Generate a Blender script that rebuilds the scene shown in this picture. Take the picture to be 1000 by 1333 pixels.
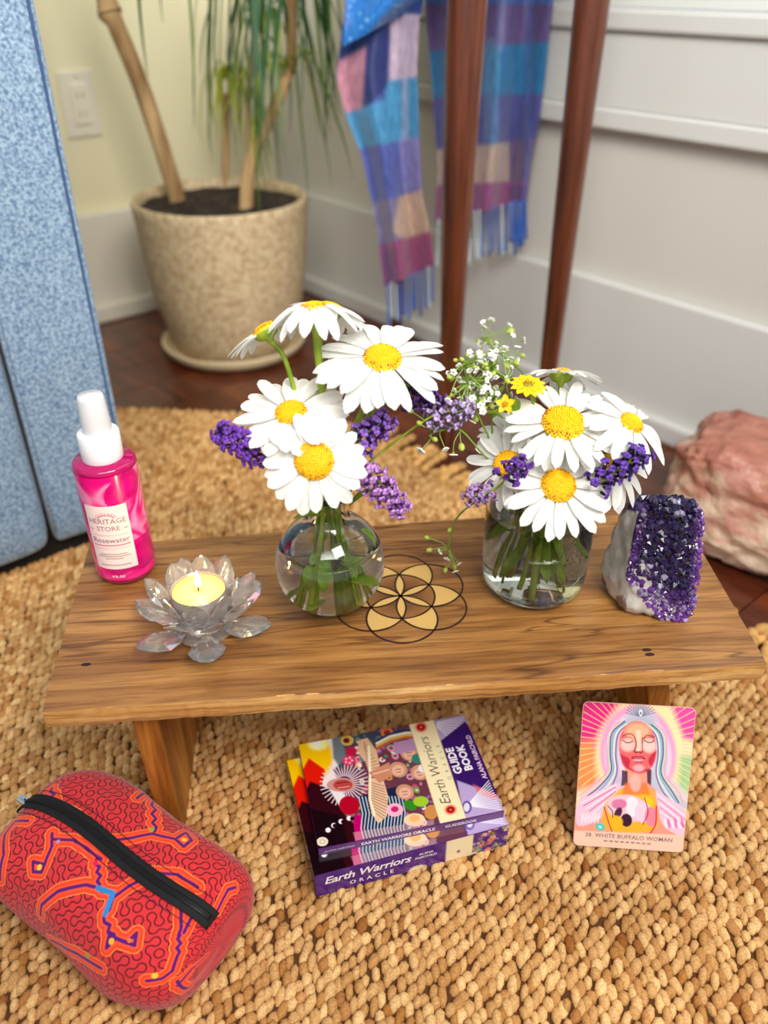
import bpy, math, random
import numpy as np
from math import sin, cos, pi, radians, atan
from mathutils import Vector, Matrix, noise as mnoise

for o in list(bpy.data.objects): bpy.data.objects.remove(o, do_unlink=True)
S = bpy.context.scene
COL = S.collection

# ------------------------------------------------------------------ camera
FPX, CAMH = 1070.0, 0.56
TILT = atan((666.5 + 42) / FPX)
CC, SS = cos(TILT), sin(TILT)
cam = bpy.data.cameras.new('camera'); camo = bpy.data.objects.new('camera', cam); COL.objects.link(camo)
camo.location = (0, 0, CAMH); camo.rotation_euler = (pi / 2 - TILT, 0, 0)
cam.sensor_fit = 'VERTICAL'; cam.sensor_height = 36; cam.lens = 36 * FPX / 1333
cam.clip_start = .01; cam.clip_end = 60
cam.dof.use_dof = True; cam.dof.focus_distance = .57; cam.dof.aperture_fstop = cam.lens / 7.2
S.camera = camo

# ------------------------------------------------------------------ light
def lin(c):
    c = c if isinstance(c, (tuple, list)) else tuple(int(c[i:i + 2], 16) for i in (0, 2, 4))
    r = []
    for v in c[:3]:
        v = v / 255.0
        r.append(v / 12.92 if v <= .04045 else ((v + .055) / 1.055) ** 2.4)
    return tuple(r)
W = bpy.data.worlds.new('world'); S.world = W; W.use_nodes = True
bg = W.node_tree.nodes['Background']; bg.inputs[0].default_value = (.93, .97, 1, 1); bg.inputs[1].default_value = .38
def area(name, loc, target, size, power, color, sy=None):
    l = bpy.data.lights.new(name, 'AREA'); l.shape = 'RECTANGLE'; l.size = size; l.size_y = sy or size
    l.energy = power; l.color = color
    o = bpy.data.objects.new(name, l); COL.objects.link(o); o.location = loc
    o.rotation_euler = (Vector(target) - Vector(loc)).to_track_quat('-Z', 'Y').to_euler()
    return o
area('key_light', (.42, -.22, 1.25), (.05, .36, .0), .5, 11.5, (1, .95, .88))  # added key light, set low and close so brightness falls off backwards
rw = area('wall_fill_light', (.0, -.4, 1.5), (-.15, 1.7, .62), .9, 5.2, (1, .965, .90)); rw.data.spread = radians(75)  # added fill with limited spread, brightens the walls
area('window_daylight', (.68, .62, 1.25), (-.3, .35, .1), .9, 3, (.95, .98, 1), 1.0)
VS = S.view_settings
VS.view_transform = 'Standard'; VS.look = 'None'; VS.exposure = .5; VS.gamma = 1; VS.use_curve_mapping = False

# ------------------------------------------------------------------ measuring helpers
def ray(px, py):
    X = (px - 500) / FPX; Y = (666.5 - py) / FPX
    return np.array((X, CC + Y * SS, -SS + Y * CC))
def atz(px, py, z):
    r = ray(px, py); t = (z - CAMH) / r[2]; return Vector((r[0] * t, r[1] * t, z))
def aty(px, py, y):
    r = ray(px, py); t = y / r[1]; return Vector((r[0] * t, y, CAMH + r[2] * t))
def proj(V):
    V = np.asarray(V, float).reshape(-1, 3); z = V[:, 2] - CAMH
    d = V[:, 1] * CC - z * SS; u = V[:, 1] * SS + z * CC
    return np.stack((500 + FPX * V[:, 0] / d, 666.5 - FPX * u / d), 1)

# ------------------------------------------------------------------ object helpers
def link(name, data, parent=None, mat=None):
    o = bpy.data.objects.new(name, data); COL.objects.link(o)
    if parent is not None: o.parent = parent
    if mat is not None and data is not None: data.materials.append(mat)
    return o
def tag(o, label=None, cat=None, group=None, kind=None):
    for k, v in (('label', label), ('category', cat), ('group', group), ('kind', kind)):
        if v: o[k] = v
    return o
def thing(name, loc, label, cat, group=None, rz=0):
    o = link(name, None); o.location = loc; o.rotation_euler = (0, 0, rz); o.empty_display_size = .02
    return tag(o, label, cat, group)
def makemesh(name, V, F, smooth=True, col=None, mi=None):
    V = np.asarray(V, np.float64).reshape(-1, 3)
    me = bpy.data.meshes.new(name)
    if isinstance(F, np.ndarray):
        n, k = F.shape
        me.vertices.add(len(V)); me.vertices.foreach_set('co', V.ravel())
        me.loops.add(n * k); me.loops.foreach_set('vertex_index', F.ravel().astype(np.int32))
        me.polygons.add(n); me.polygons.foreach_set('loop_start', np.arange(0, n * k, k, dtype=np.int32))
        me.polygons.foreach_set('loop_total', np.full(n, k, dtype=np.int32))
        me.update(calc_edges=True); me.validate()
    else:
        me.from_pydata([tuple(v) for v in V], [], F); me.update()
    me.polygons.foreach_set('use_smooth', np.full(len(me.polygons), smooth, dtype=bool))
    if col is not None:
        a = me.color_attributes.new('Col', 'FLOAT_COLOR', 'POINT')
        c = np.ones((len(V), 4), np.float32); c[:, :3] = np.asarray(col, np.float32).reshape(-1, 3) if np.ndim(col) > 1 else col
        a.data.foreach_set('color', c.ravel())
    return me
def obj(name, V, F, mat, parent=None, smooth=True, col=None):
    return link(name, makemesh(name, V, F, smooth, col), parent, mat)
class MB:
    def __init__(s): s.V = []; s.F = []; s.C = []
    def add(s, V, F, c=(1, 1, 1)):
        n = len(s.V); s.V += [tuple(v) for v in V]; s.F += [tuple(i + n for i in f) for f in F]
        if np.ndim(c) > 1: s.C += [tuple(x) for x in c]
        else: s.C += [tuple(c)] * len(V)
    def mesh(s, name, smooth=True): return makemesh(name, s.V, s.F, smooth, np.array(s.C))
    def build(s, name, mat, parent=None, smooth=True): return link(name, s.mesh(name, smooth), parent, mat)
def grid(nu, nv, fn, closeu=False):
    """fn(u,v arrays 0..1) -> (n,3); quads."""
    u = np.linspace(0, 1, nu, endpoint=not closeu); v = np.linspace(0, 1, nv)
    UU, VV = np.meshgrid(u, v, indexing='ij')
    P = fn(UU.ravel(), VV.ravel())
    i = np.arange(nu if closeu else nu - 1); j = np.arange(nv - 1)
    I, J = np.meshgrid(i, j, indexing='ij'); I = I.ravel(); J = J.ravel(); I2 = (I + 1) % nu
    F = np.stack((I * nv + J, I2 * nv + J, I2 * nv + J + 1, I * nv + J + 1), 1)
    return P, F
def lathe(prof, seg=48, cap=False, ridge=None):
    prof = np.array(prof, float); n = len(prof); V = []
    for k in range(seg):
        a = 2 * pi * k / seg
        for r, z in prof:
            rr = r if ridge is None else r * (1 + ridge(a, z))
            V.append((rr * cos(a), rr * sin(a), z))
    F = []
    for k in range(seg):
        k2 = (k + 1) % seg
        for j in range(n - 1): F.append((k * n + j, k2 * n + j, k2 * n + j + 1, k * n + j + 1))
    return V, F
def catmull(pts, per=6):
    P = [np.array(p, float) for p in pts]
    if len(P) < 3: 
        return [P[0] + (P[-1] - P[0]) * k / per for k in range(per + 1)]
    P = [2 * P[0] - P[1]] + P + [2 * P[-1] - P[-2]]; out = []
    for i in range(1, len(P) - 2):
        for k in range(per):
            t = k / per; a, b, c, d = P[i - 1:i + 3]
            out.append(.5 * ((2 * b) + (c - a) * t + (2 * a - 5 * b + 4 * c - d) * t * t + (3 * b - a - 3 * c + d) * t ** 3))
    out.append(P[-2]); return out
def tube(pts, rad, seg=8, cap=True, flat=1.0):
    """pts list, rad number or fn(s)"""
    pts = [Vector(p) for p in pts]; n = len(pts); V = []; F = []
    t0 = (pts[1] - pts[0]).normalized(); nrm = t0.orthogonal().normalized()
    for i, p in enumerate(pts):
        t = (pts[min(i + 1, n - 1)] - pts[max(i - 1, 0)]).normalized()
        nrm = (nrm - t * nrm.dot(t)).normalized(); b = t.cross(nrm)
        r = rad(i / (n - 1)) if callable(rad) else rad
        for k in range(seg):
            a = 2 * pi * k / seg; V.append(p + nrm * (r * cos(a)) + b * (r * flat * sin(a)))
    for i in range(n - 1):
        for k in range(seg):
            k2 = (k + 1) % seg; F.append((i * seg + k, i * seg + k2, (i + 1) * seg + k2, (i + 1) * seg + k))
    if cap: F.append(tuple(range(seg))[::-1]); F.append(tuple((n - 1) * seg + k for k in range(seg)))
    return V, F
def box(lo, hi):
    x0, y0, z0 = lo; x1, y1, z1 = hi
    return ([(x0, y0, z0), (x1, y0, z0), (x1, y1, z0), (x0, y1, z0), (x0, y0, z1), (x1, y0, z1), (x1, y1, z1), (x0, y1, z1)],
            [(0, 3, 2, 1), (4, 5, 6, 7), (0, 1, 5, 4), (1, 2, 6, 5), (2, 3, 7, 6), (3, 0, 4, 7)])
def sphere(c, r, nu=10, nv=6, sc=(1, 1, 1)):
    V = [(c[0], c[1], c[2] - r * sc[2])]; F = []
    for j in range(1, nv):
        p = -pi / 2 + pi * j / nv
        for i in range(nu):
            a = 2 * pi * i / nu; V.append((c[0] + r * sc[0] * cos(p) * cos(a), c[1] + r * sc[1] * cos(p) * sin(a), c[2] + r * sc[2] * sin(p)))
    V.append((c[0], c[1], c[2] + r * sc[2])); t = len(V) - 1
    for i in range(nu):
        i2 = (i + 1) % nu; F.append((0, 1 + i2, 1 + i)); F.append((t, t - nu + i, t - nu + i2))
        for j in range(nv - 2): F.append((1 + j * nu + i, 1 + j * nu + i2, 1 + (j + 1) * nu + i2, 1 + (j + 1) * nu + i))
    return V, F
def rcube(n, pn):
    """subdivided cube inflated to a p-norm ball, verts in [-1,1]^3 (welded)"""
    idx = {}; V = []; F = []
    def vid(p):
        k = tuple(int(round(x * n)) for x in p)
        if k not in idx:
            idx[k] = len(V); q = np.array(p, float); q = np.sign(q) * np.abs(np.sin(q * pi / 2)) ** .9
            V.append(q / (np.sum(np.abs(q) ** pn) ** (1 / pn)))
        return idx[k]
    for ax in range(3):
        for sg in (-1, 1):
            for i in range(-n, n):
                for j in range(-n, n):
                    q = []
                    for a, b in ((i, j), (i + 1, j), (i + 1, j + 1), (i, j + 1)):
                        p = [0, 0, 0]; p[ax] = sg; p[(ax + 1) % 3] = a / n; p[(ax + 2) % 3] = b / n; q.append(vid(p))
                    F.append(tuple(q) if sg > 0 else tuple(q[::-1]))
    return np.array(V), F
def prism(poly, z0, z1):
    n = len(poly); V = [(x, y, z0) for x, y in poly] + [(x, y, z1) for x, y in poly]
    F = [tuple(range(n))[::-1], tuple(range(n, 2 * n))] + [(i, (i + 1) % n, n + (i + 1) % n, n + i) for i in range(n)]
    return V, F
def bevel(o, w, seg=2):
    m = o.modifiers.new('bevel', 'BEVEL'); m.width = w; m.segments = seg; m.limit_method = 'ANGLE'; return o

# ------------------------------------------------------------------ materials
def mat(name, color=(.8, .8, .8), rough=.5, metal=0, spec=.5, trans=0, ior=1.45, sss=0, sssr=(.01, .01, .01), attr=False, coat=0, emit=None, es=0,
        noise=None, bump=None, translucent=0, sheen=0):
    m = bpy.data.materials.new(name); m.use_nodes = True; N = m.node_tree.nodes; L = m.node_tree.links
    b = N['Principled BSDF']; I = b.inputs
    I['Base Color'].default_value = (*color, 1); I['Roughness'].default_value = rough; I['Metallic'].default_value = metal
    I['Specular IOR Level'].default_value = spec; I['Transmission Weight'].default_value = trans; I['IOR'].default_value = ior
    I['Coat Weight'].default_value = coat; I['Sheen Weight'].default_value = sheen
    if sss: I['Subsurface Weight'].default_value = sss; I['Subsurface Radius'].default_value = sssr; I['Subsurface Scale'].default_value = 1
    if emit: I['Emission Color'].default_value = (*emit, 1); I['Emission Strength'].default_value = es
    src = None
    if attr:
        a = N.new('ShaderNodeAttribute'); a.attribute_name = 'Col'; src = a.outputs['Color']
    if noise:   # (scale, (colorA), (colorB), lo, hi, stretch)
        sc, ca, cb, lo, hi, st = noise
        tc = N.new('ShaderNodeTexCoord'); mp = N.new('ShaderNodeMapping'); mp.inputs['Scale'].default_value = st
        nz = N.new('ShaderNodeTexNoise'); nz.inputs['Scale'].default_value = sc; nz.inputs['Detail'].default_value = 5
        rp = N.new('ShaderNodeValToRGB'); rp.color_ramp.elements[0].position = lo; rp.color_ramp.elements[1].position = hi
        rp.color_ramp.elements[0].color = (*ca, 1); rp.color_ramp.elements[1].color = (*cb, 1)
        L.new(tc.outputs['Object'], mp.inputs[0]); L.new(mp.outputs[0], nz.inputs['Vector']); L.new(nz.outputs[0], rp.inputs[0])
        if src is not None:
            mx = N.new('ShaderNodeMix'); mx.data_type = 'RGBA'; mx.blend_type = 'MULTIPLY'; mx.inputs[0].default_value = 1
            L.new(src, mx.inputs[6]); L.new(rp.outputs[0], mx.inputs[7]); src = mx.outputs[2]
        else: src = rp.outputs[0]
    if src is not None: L.new(src, I['Base Color'])
    if bump:    # (scale, strength, distance, kind)
        sc, stn, ds, kind = bump
        tc = N.new('ShaderNodeTexCoord')
        t = N.new('ShaderNodeTexVoronoi' if kind == 'v' else 'ShaderNodeTexNoise'); t.inputs['Scale'].default_value = sc
        bp = N.new('ShaderNodeBump'); bp.inputs['Strength'].default_value = stn; bp.inputs['Distance'].default_value = ds
        L.new(tc.outputs['Object'], t.inputs['Vector']); L.new(t.outputs[0], bp.inputs['Height']); L.new(bp.outputs[0], I['Normal'])
    if translucent:
        tr = N.new('ShaderNodeBsdfTranslucent'); ms = N.new('ShaderNodeMixShader'); ms.inputs[0].default_value = translucent
        if src is not None: L.new(src, tr.inputs[0])
        else: tr.inputs[0].default_value = (*color, 1)
        out = N['Material Output']; L.new(b.outputs[0], ms.inputs[1]); L.new(tr.outputs[0], ms.inputs[2]); L.new(ms.outputs[0], out.inputs[0])
    return m
def wood(name, dark, mid, light, sc=1.0, rough=.5, crack=.5, axis=0, coat=0):
    m = bpy.data.materials.new(name); m.use_nodes = True; N = m.node_tree.nodes; L = m.node_tree.links; b = N['Principled BSDF']
    tc = N.new('ShaderNodeTexCoord'); mp = N.new('ShaderNodeMapping')
    s = [34 * sc] * 3; s[axis] = 3.2 * sc; mp.inputs['Scale'].default_value = s
    L.new(tc.outputs['Object'], mp.inputs[0])
    n1 = N.new('ShaderNodeTexNoise'); n1.inputs['Scale'].default_value = 1.6; n1.inputs['Detail'].default_value = 6; n1.inputs['Distortion'].default_value = .8
    L.new(mp.outputs[0], n1.inputs['Vector'])
    rp = N.new('ShaderNodeValToRGB'); e = rp.color_ramp.elements
    e[0].position = .3; e[0].color = (*dark, 1); e[1].position = .72; e[1].color = (*light, 1); x = e.new(.5); x.color = (*mid, 1)
    L.new(n1.outputs[0], rp.inputs[0])
    mp2 = N.new('ShaderNodeMapping'); s2 = [150 * sc] * 3; s2[axis] = 9 * sc; mp2.inputs['Scale'].default_value = s2; L.new(tc.outputs['Object'], mp2.inputs[0])
    n2 = N.new('ShaderNodeTexNoise'); n2.inputs['Scale'].default_value = 2.2; n2.inputs['Detail'].default_value = 4; L.new(mp2.outputs[0], n2.inputs['Vector'])
    r2 = N.new('ShaderNodeValToRGB'); r2.color_ramp.elements[0].position = .36; r2.color_ramp.elements[0].color = (.5, .42, .36, 1)
    r2.color_ramp.elements[1].position = .52; r2.color_ramp.elements[1].color = (1, 1, 1, 1); L.new(n2.outputs[0], r2.inputs[0])
    mx = N.new('ShaderNodeMix'); mx.data_type = 'RGBA'; mx.blend_type = 'MULTIPLY'; mx.inputs[0].default_value = .6
    L.new(rp.outputs[0], mx.inputs[6]); L.new(r2.outputs[0], mx.inputs[7])
    # long dark cracks
    mp3 = N.new('ShaderNodeMapping'); s3 = [26 * sc] * 3; s3[axis] = 1.9 * sc; mp3.inputs['Scale'].default_value = s3; mp3.inputs['Location'].default_value = (3, 1, 2)
    L.new(tc.outputs['Object'], mp3.inputs[0])
    n3 = N.new('ShaderNodeTexNoise'); n3.inputs['Scale'].default_value = 1; n3.inputs['Detail'].default_value = 3; n3.inputs['Distortion'].default_value = .5; L.new(mp3.outputs[0], n3.inputs['Vector'])
    r3 = N.new('ShaderNodeValToRGB'); q = r3.color_ramp.elements; q[0].position = .486; q[0].color = (1, 1, 1, 1); q[1].position = .514; q[1].color = (1, 1, 1, 1)
    y = q.new(.5); y.color = (.26, .15, .08, 1); L.new(n3.outputs[0], r3.inputs[0])
    m2 = N.new('ShaderNodeMix'); m2.data_type = 'RGBA'; m2.blend_type = 'MULTIPLY'; m2.inputs[0].default_value = crack
    L.new(mx.outputs[2], m2.inputs[6]); L.new(r3.outputs[0], m2.inputs[7]); L.new(m2.outputs[2], b.inputs['Base Color'])
    b.inputs['Roughness'].default_value = rough; b.inputs['Coat Weight'].default_value = coat; b.inputs['Coat Roughness'].default_value = .25
    bp = N.new('ShaderNodeBump'); bp.inputs['Strength'].default_value = .35; bp.inputs['Distance'].default_value = .0006
    L.new(r2.outputs[0], bp.inputs['Height']); L.new(bp.outputs[0], b.inputs['Normal'])
    return m
def glass(name, color=(1, 1, 1), rough=.0, ior=1.45):
    m = mat(name, color, rough, trans=1, ior=ior); return m

M_wallL = mat('wall_cream_paint', lin((236, 228, 190)), .75, bump=(300, .05, .001, 'n'))
M_wallR = mat('wall_grey_paint', lin((208, 206, 198)), .7, bump=(300, .05, .001, 'n'))
M_trim = mat('trim_white_paint', lin((228, 222, 205)), .45)
M_trimR = mat('sill_white_paint', lin((212, 212, 208)), .45)
M_floor = wood('cherry_floor', lin((62, 24, 12)), lin((92, 40, 20)), lin((122, 60, 30)), .5, .3, .4, 1, .3)
M_gap = mat('floor_gap', lin((20, 10, 6)), .9)
M_oak = wood('weathered_oak', lin((116, 74, 34)), lin((152, 102, 50)), lin((184, 134, 74)), 1.3, .42, .8, 0, .15)
M_oakleg = wood('orange_oak', lin((130, 78, 22)), lin((176, 112, 40)), lin((205, 145, 66)), 1, .5, .3, 2)
M_oakedge = wood('light_oak_edge', lin((178, 122, 60)), lin((206, 152, 86)), lin((234, 192, 128)), 1.2, .55, .3, 0)
M_gold = mat('gold_inlay', lin((206, 166, 96)), .5, bump=(900, .2, .0004, 'n'))
M_burn = mat('burnt_line', lin((44, 24, 14)), .7)
M_stain = mat('burnt_shade', lin((92, 56, 28)), .6)
M_walnut = wood('walnut_leg', lin((58, 26, 14)), lin((98, 46, 22)), lin((140, 78, 36)), .6, .28, .2, 2, .5)
M_attr = mat('painted', attr=True, rough=.45)
M_print = mat('glossy_print', attr=True, rough=.22, coat=.3)
M_fabric = mat('printed_cloth', attr=True, rough=.85, spec=.2, sheen=.2, bump=(1800, .25, .0004, 'n'))
M_scarf = mat('silk_scarf', attr=True, rough=.5, sheen=.4, translucent=.25, noise=(260, (.72, .74, .8), (1.1, 1.1, 1.1), .35, .65, (1, 1, .25)))
M_petal = mat('white_petal', lin((240, 240, 236)), .5, spec=.3, translucent=.3)
M_disc = mat('daisy_disc', attr=True, rough=.6, sss=.0)
M_green = mat('flower_green', lin((130, 156, 34)), .45, noise=(120, lin((110, 142, 24)), lin((172, 194, 62)), .3, .7, (1, 1, .3)), translucent=.15)
M_leafg = mat('leaf_green', lin((110, 150, 36)), .45, noise=(90, lin((84, 126, 26)), lin((160, 192, 60)), .3, .7, (1, 1, 1)), translucent=.3)
M_vcol = mat('floret', attr=True, rough=.55, translucent=.2)
M_glass = glass('clear_glass', (.985, 1, .99))
M_water = glass('water', (.97, 1, .94), 0, 1.33)
M_crys = mat('lotus_crystal', (1, 1, 1), .05, trans=.92, ior=1.5, coat=.8)
M_crys.node_tree.nodes['Principled BSDF'].inputs['Thin Film Thickness'].default_value = 420; M_crys.node_tree.nodes['Principled BSDF'].inputs['Thin Film IOR'].default_value = 1.6
M_blackcloth = mat('black_zip_tape', lin((16, 16, 20)), .8, bump=(2500, .4, .0003, 'n'))
M_blackplastic = mat('black_zip_coil', lin((10, 10, 12)), .35)
M_chrome = mat('silver_metal', (.8, .8, .8), .2, 1)
M_white = mat('white_plastic', lin((246, 246, 248)), .3, sss=.15, sssr=(.004, .004, .004))
M_capclear = mat('frosted_cap', lin((248, 248, 252)), .3, trans=.25, sss=.2, sssr=(.004, .004, .004))
M_pinkglass = mat('magenta_plastic', lin((214, 6, 112)), .12, coat=.6, trans=.35)
M_pinkwrap = mat('pink_petal_print', attr=True, rough=.2, coat=.5)
M_paper = mat('label_paper', lin((250, 226, 222)), .5)
M_inkgrey = mat('grey_ink', lin((150, 126, 132)), .6)
M_inkmauve = mat('mauve_ink', lin((150, 96, 130)), .6)
M_inkpink = mat('pink_ink', lin((214, 90, 120)), .6)
M_inkwhite = mat('white_ink', lin((246, 238, 250)), .5)
M_inkpurple = mat('purple_ink', lin((70, 30, 90)), .5)
M_inkdark = mat('dark_ink', lin((70, 60, 62)), .6)
M_wax = mat('candle_wax', lin((255, 190, 116)), .4, sss=.6, sssr=(.02, .012, .004), emit=lin((255, 150, 60)), es=.3)  # emission stands in for flame light glowing through the wax
M_wick = mat('wick', lin((40, 28, 20)), .9)
M_flame = mat('flame', (1, .8, .4), .5, emit=(1, .84, .5), es=14)
M_cup = mat('clear_cup', (1, .98, .96), .05, trans=.85)
M_pot = mat('speckled_pot', lin((176, 152, 116)), .6, noise=(110, lin((178, 152, 114)), lin((214, 194, 158)), .35, .65, (1, 1, 1)), bump=(90, .3, .002, 'n'))
M_saucer = mat('beige_saucer', lin((214, 194, 156)), .5)
M_soil = mat('potting_soil', lin((40, 28, 22)), .95, noise=(80, lin((18, 12, 9)), lin((72, 54, 42)), .4, .7, (1, 1, 1)))
M_bark = mat('pale_bark', lin((176, 142, 96)), .8, noise=(40, lin((140, 106, 66)), lin((206, 172, 122)), .35, .65, (1, 1, .2)), bump=(120, .5, .002, 'n'))
M_tweed = mat('blue_tweed', lin((116, 146, 176)), .9, sheen=.3, noise=(330, lin((84, 112, 146)), lin((156, 180, 200)), .34, .66, (1, 1, 1)), bump=(500, .5, .001, 'n'))
M_dark = mat('under_sofa_shade_dark', lin((24, 18, 14)), .9)
M_jute = mat('jute', attr=True, rough=.8, spec=.2, noise=(700, (.72, .66, .58), (1.06, 1.05, 1.02), .32, .6, (1, 1, 1)))
M_jutebase = mat('jute_backing', lin((84, 50, 22)), .95)
M_rose = mat('rose_quartz', attr=True, rough=.4, sss=.25, sssr=(.02, .01, .008), bump=(60, .9, .006, 'n'))
M_rock = mat('quartz_rock', attr=True, rough=.3, coat=.3, bump=(260, .4, .001, 'n'))
M_ameth = mat('amethyst_crystal', attr=True, rough=.14, spec=.6, coat=.2)
M_outlet = mat('outlet_plastic', lin((232, 226, 206)), .35)

# ------------------------------------------------------------------ painting on canvases (print and cloth colours)
def homog(src, dst):
    A = []
    for (x, y), (u, v) in zip(src, dst):
        A.append([x, y, 1, 0, 0, 0, -u * x, -u * y, -u]); A.append([0, 0, 0, x, y, 1, -v * x, -v * y, -v])
    return np.linalg.svd(np.array(A, float))[2][-1].reshape(3, 3)
def segd(X, Y, a, b):
    ax, ay = a; bx, by = b; dx, dy = bx - ax, by - ay; L = dx * dx + dy * dy + 1e-12
    t = np.clip(((X - ax) * dx + (Y - ay) * dy) / L, 0, 1)
    return np.hypot(X - ax - t * dx, Y - ay - t * dy)
class Paint:
    def __init__(s, X, Y, base):
        s.X = X; s.Y = Y; s.C = np.tile(np.array(lin(base)), (len(X), 1)); s.soft = .6
    def mix(s, a, c):
        a = np.clip(a, 0, 1)[:, None]; s.C = s.C * (1 - a) + np.array(lin(c)) * a
    smooth = False
    def line(s, pts, w, c, al=1):
        if s.smooth and len(pts) > 2: pts = catmull(pts, 4)
        d = np.full(len(s.X), 1e9)
        for a, b in zip(pts[:-1], pts[1:]): d = np.minimum(d, segd(s.X, s.Y, a, b))
        s.mix(((w / 2 - d) / s.soft + .5).clip(0, 1) * al, c)
    def ell(s, c, rx, ry, col, rot=0, al=1, soft=None):
        x = s.X - c[0]; y = s.Y - c[1]; r = radians(rot); u = x * cos(r) + y * sin(r); v = -x * sin(r) + y * cos(r)
        d = (1 - np.hypot(u / rx, v / ry)) * min(rx, ry); s.mix((d / (soft or s.soft) + .5).clip(0, 1) * al, col)
    def poly(s, pts, col, al=1, soft=None):
        if s.smooth and len(pts) > 4: pts = catmull(list(pts) + [pts[0]], 4)[:-1]
        inside = np.zeros(len(s.X), bool); d = np.full(len(s.X), 1e9); n = len(pts)
        for i in range(n):
            x1, y1 = pts[i]; x2, y2 = pts[(i + 1) % n]
            c = ((y1 > s.Y) != (y2 > s.Y)) & (s.X < (x2 - x1) * (s.Y - y1) / (y2 - y1 + 1e-12) + x1); inside ^= c
            d = np.minimum(d, segd(s.X, s.Y, pts[i], pts[(i + 1) % n]))
        d = np.where(inside, d, -d); s.mix((d / (soft or s.soft) + .5).clip(0, 1) * al, col)
    def rays(s, c, r0, r1, n, w, col, a0=0, a1=360, al=1):
        for k in range(n):
            a = radians(a0 + (a1 - a0) * (k + .5) / n); s.line([(c[0] + r0 * cos(a), c[1] + r0 * sin(a)), (c[0] + r1 * cos(a), c[1] + r1 * sin(a))], w, col, al)
def canvas(nu, nv, pxc, base):
    """pxc: reference corners TL,TR,BR,BL; returns paint whose X,Y are drawing coordinates on a (u right, v down) grid"""
    H = homog([(0, 0), (1, 0), (1, 1), (0, 1)], pxc)
    u = np.linspace(0, 1, nu); v = np.linspace(0, 1, nv); U, V = np.meshgrid(u, v, indexing='ij'); U = U.ravel(); V = V.ravel()
    w = H[2, 0] * U + H[2, 1] * V + H[2, 2]
    return Paint((H[0, 0] * U + H[0, 1] * V + H[0, 2]) / w, (H[1, 0] * U + H[1, 1] * V + H[1, 2]) / w, base)
def text_geo(body, size=1, shear=0, bold=0, spacing=1):
    c = bpy.data.curves.new('t', 'FONT'); c.body = body; c.size = size; c.align_x = 'CENTER'; c.align_y = 'CENTER'; c.shear = shear; c.offset = bold
    c.space_character = spacing; c.resolution_u = 2
    o = bpy.data.objects.new('t', c); COL.objects.link(o); bpy.context.view_layer.update()
    me = o.evaluated_get(bpy.context.evaluated_depsgraph_get()).to_mesh()
    V = np.array([v.co[:] for v in me.vertices]).reshape(-1, 3); F = [tuple(p.vertices) for p in me.polygons]
    bpy.data.objects.remove(o); bpy.data.curves.remove(c)
    return V, F

# ================================================================== ROOM
UR = np.array((-.6475, .762)); UR = UR / np.linalg.norm(UR)      # along the right wall, towards the corner
UL = np.array((UR[1], -UR[0]))                                   # along the left wall, towards the corner
CO = np.array((-.2229, 1.7862))
def wallbox(side, s0, s1, d0, d1, z0, z1):
    """s: distance from the corner along the wall, d: distance out of the wall into the room"""
    if side == 'R': a = -UR; n = -UL
    else: a = -UL; n = -UR
    P = [CO + a * s + n * d for s, d in ((s0, d0), (s1, d0), (s1, d1), (s0, d1))]
    V = [(p[0], p[1], z0) for p in P] + [(p[0], p[1], z1) for p in P]
    return V, [(0, 1, 2, 3), (7, 6, 5, 4), (0, 4, 5, 1), (1, 5, 6, 2), (2, 6, 7, 3), (3, 7, 4, 0)]
def struct(name, geo, m, bv=0):
    o = obj(name, geo[0], geo[1], m, smooth=False); o['kind'] = 'structure'
    if bv: bevel(o, bv)
    return o
struct('wall_left', wallbox('L', -.1, 3.0, -.1, 0, 0, 2.4), M_wallL)
mb = MB()
mb.add(*wallbox('R', 0, 3.0, -.1, 0, 0, .50)); mb.add(*wallbox('R', 0, .52, -.1, 0, .50, 2.4)); mb.add(*wallbox('R', .52, 3.0, -.1, 0, 1.9, 2.4)); mb.add(*wallbox('R', 2.4, 3.0, -.1, 0, .5, 1.9))
o = mb.build('wall_right', M_wallR, smooth=False); o['kind'] = 'structure'
for sd, nm, m in (('L', 'left', M_trim), ('R', 'right', M_trimR)):
    struct('baseboard_' + nm, wallbox(sd, .0, 3.0, .0, .016, 0, .194), m, .004)
    struct('trim_1' if sd == 'L' else 'trim_2', wallbox(sd, .016, 3.0, .016, .03, 0, .034), m, .006)
struct('trim_3', wallbox('R', .42, 3.0, 0, .018, .411, .496), M_trimR, .002)          # apron under the sill
struct('trim_4', wallbox('R', .42, 3.0, 0, .022, .386, .411), M_trimR, .004)          # bead
struct('trim_5', wallbox('R', .38, 3.0, -.02, .026, .496, .519), M_trimR, .004)           # sill
wf = MB()
wf.add(*wallbox('R', .52, 2.4, -.06, -.02, .52, .55)); wf.add(*wallbox('R', .52, 2.4, -.06, -.02, 1.86, 1.9)); wf.add(*wallbox('R', .52, .57, -.06, -.02, .55, 1.86)); wf.add(*wallbox('R', 1.4, 1.45, -.06, -.02, .55, 1.86))
wo = wf.build('window_1', M_trimR, smooth=False); wo['kind'] = 'structure'
g = wallbox('R', .57, 2.4, -.045, -.04, .55, 1.86); obj('pane', g[0], g[1], glass('window_glass', (1, 1, 1), 0, 1.1), wo, smooth=False)
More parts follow.
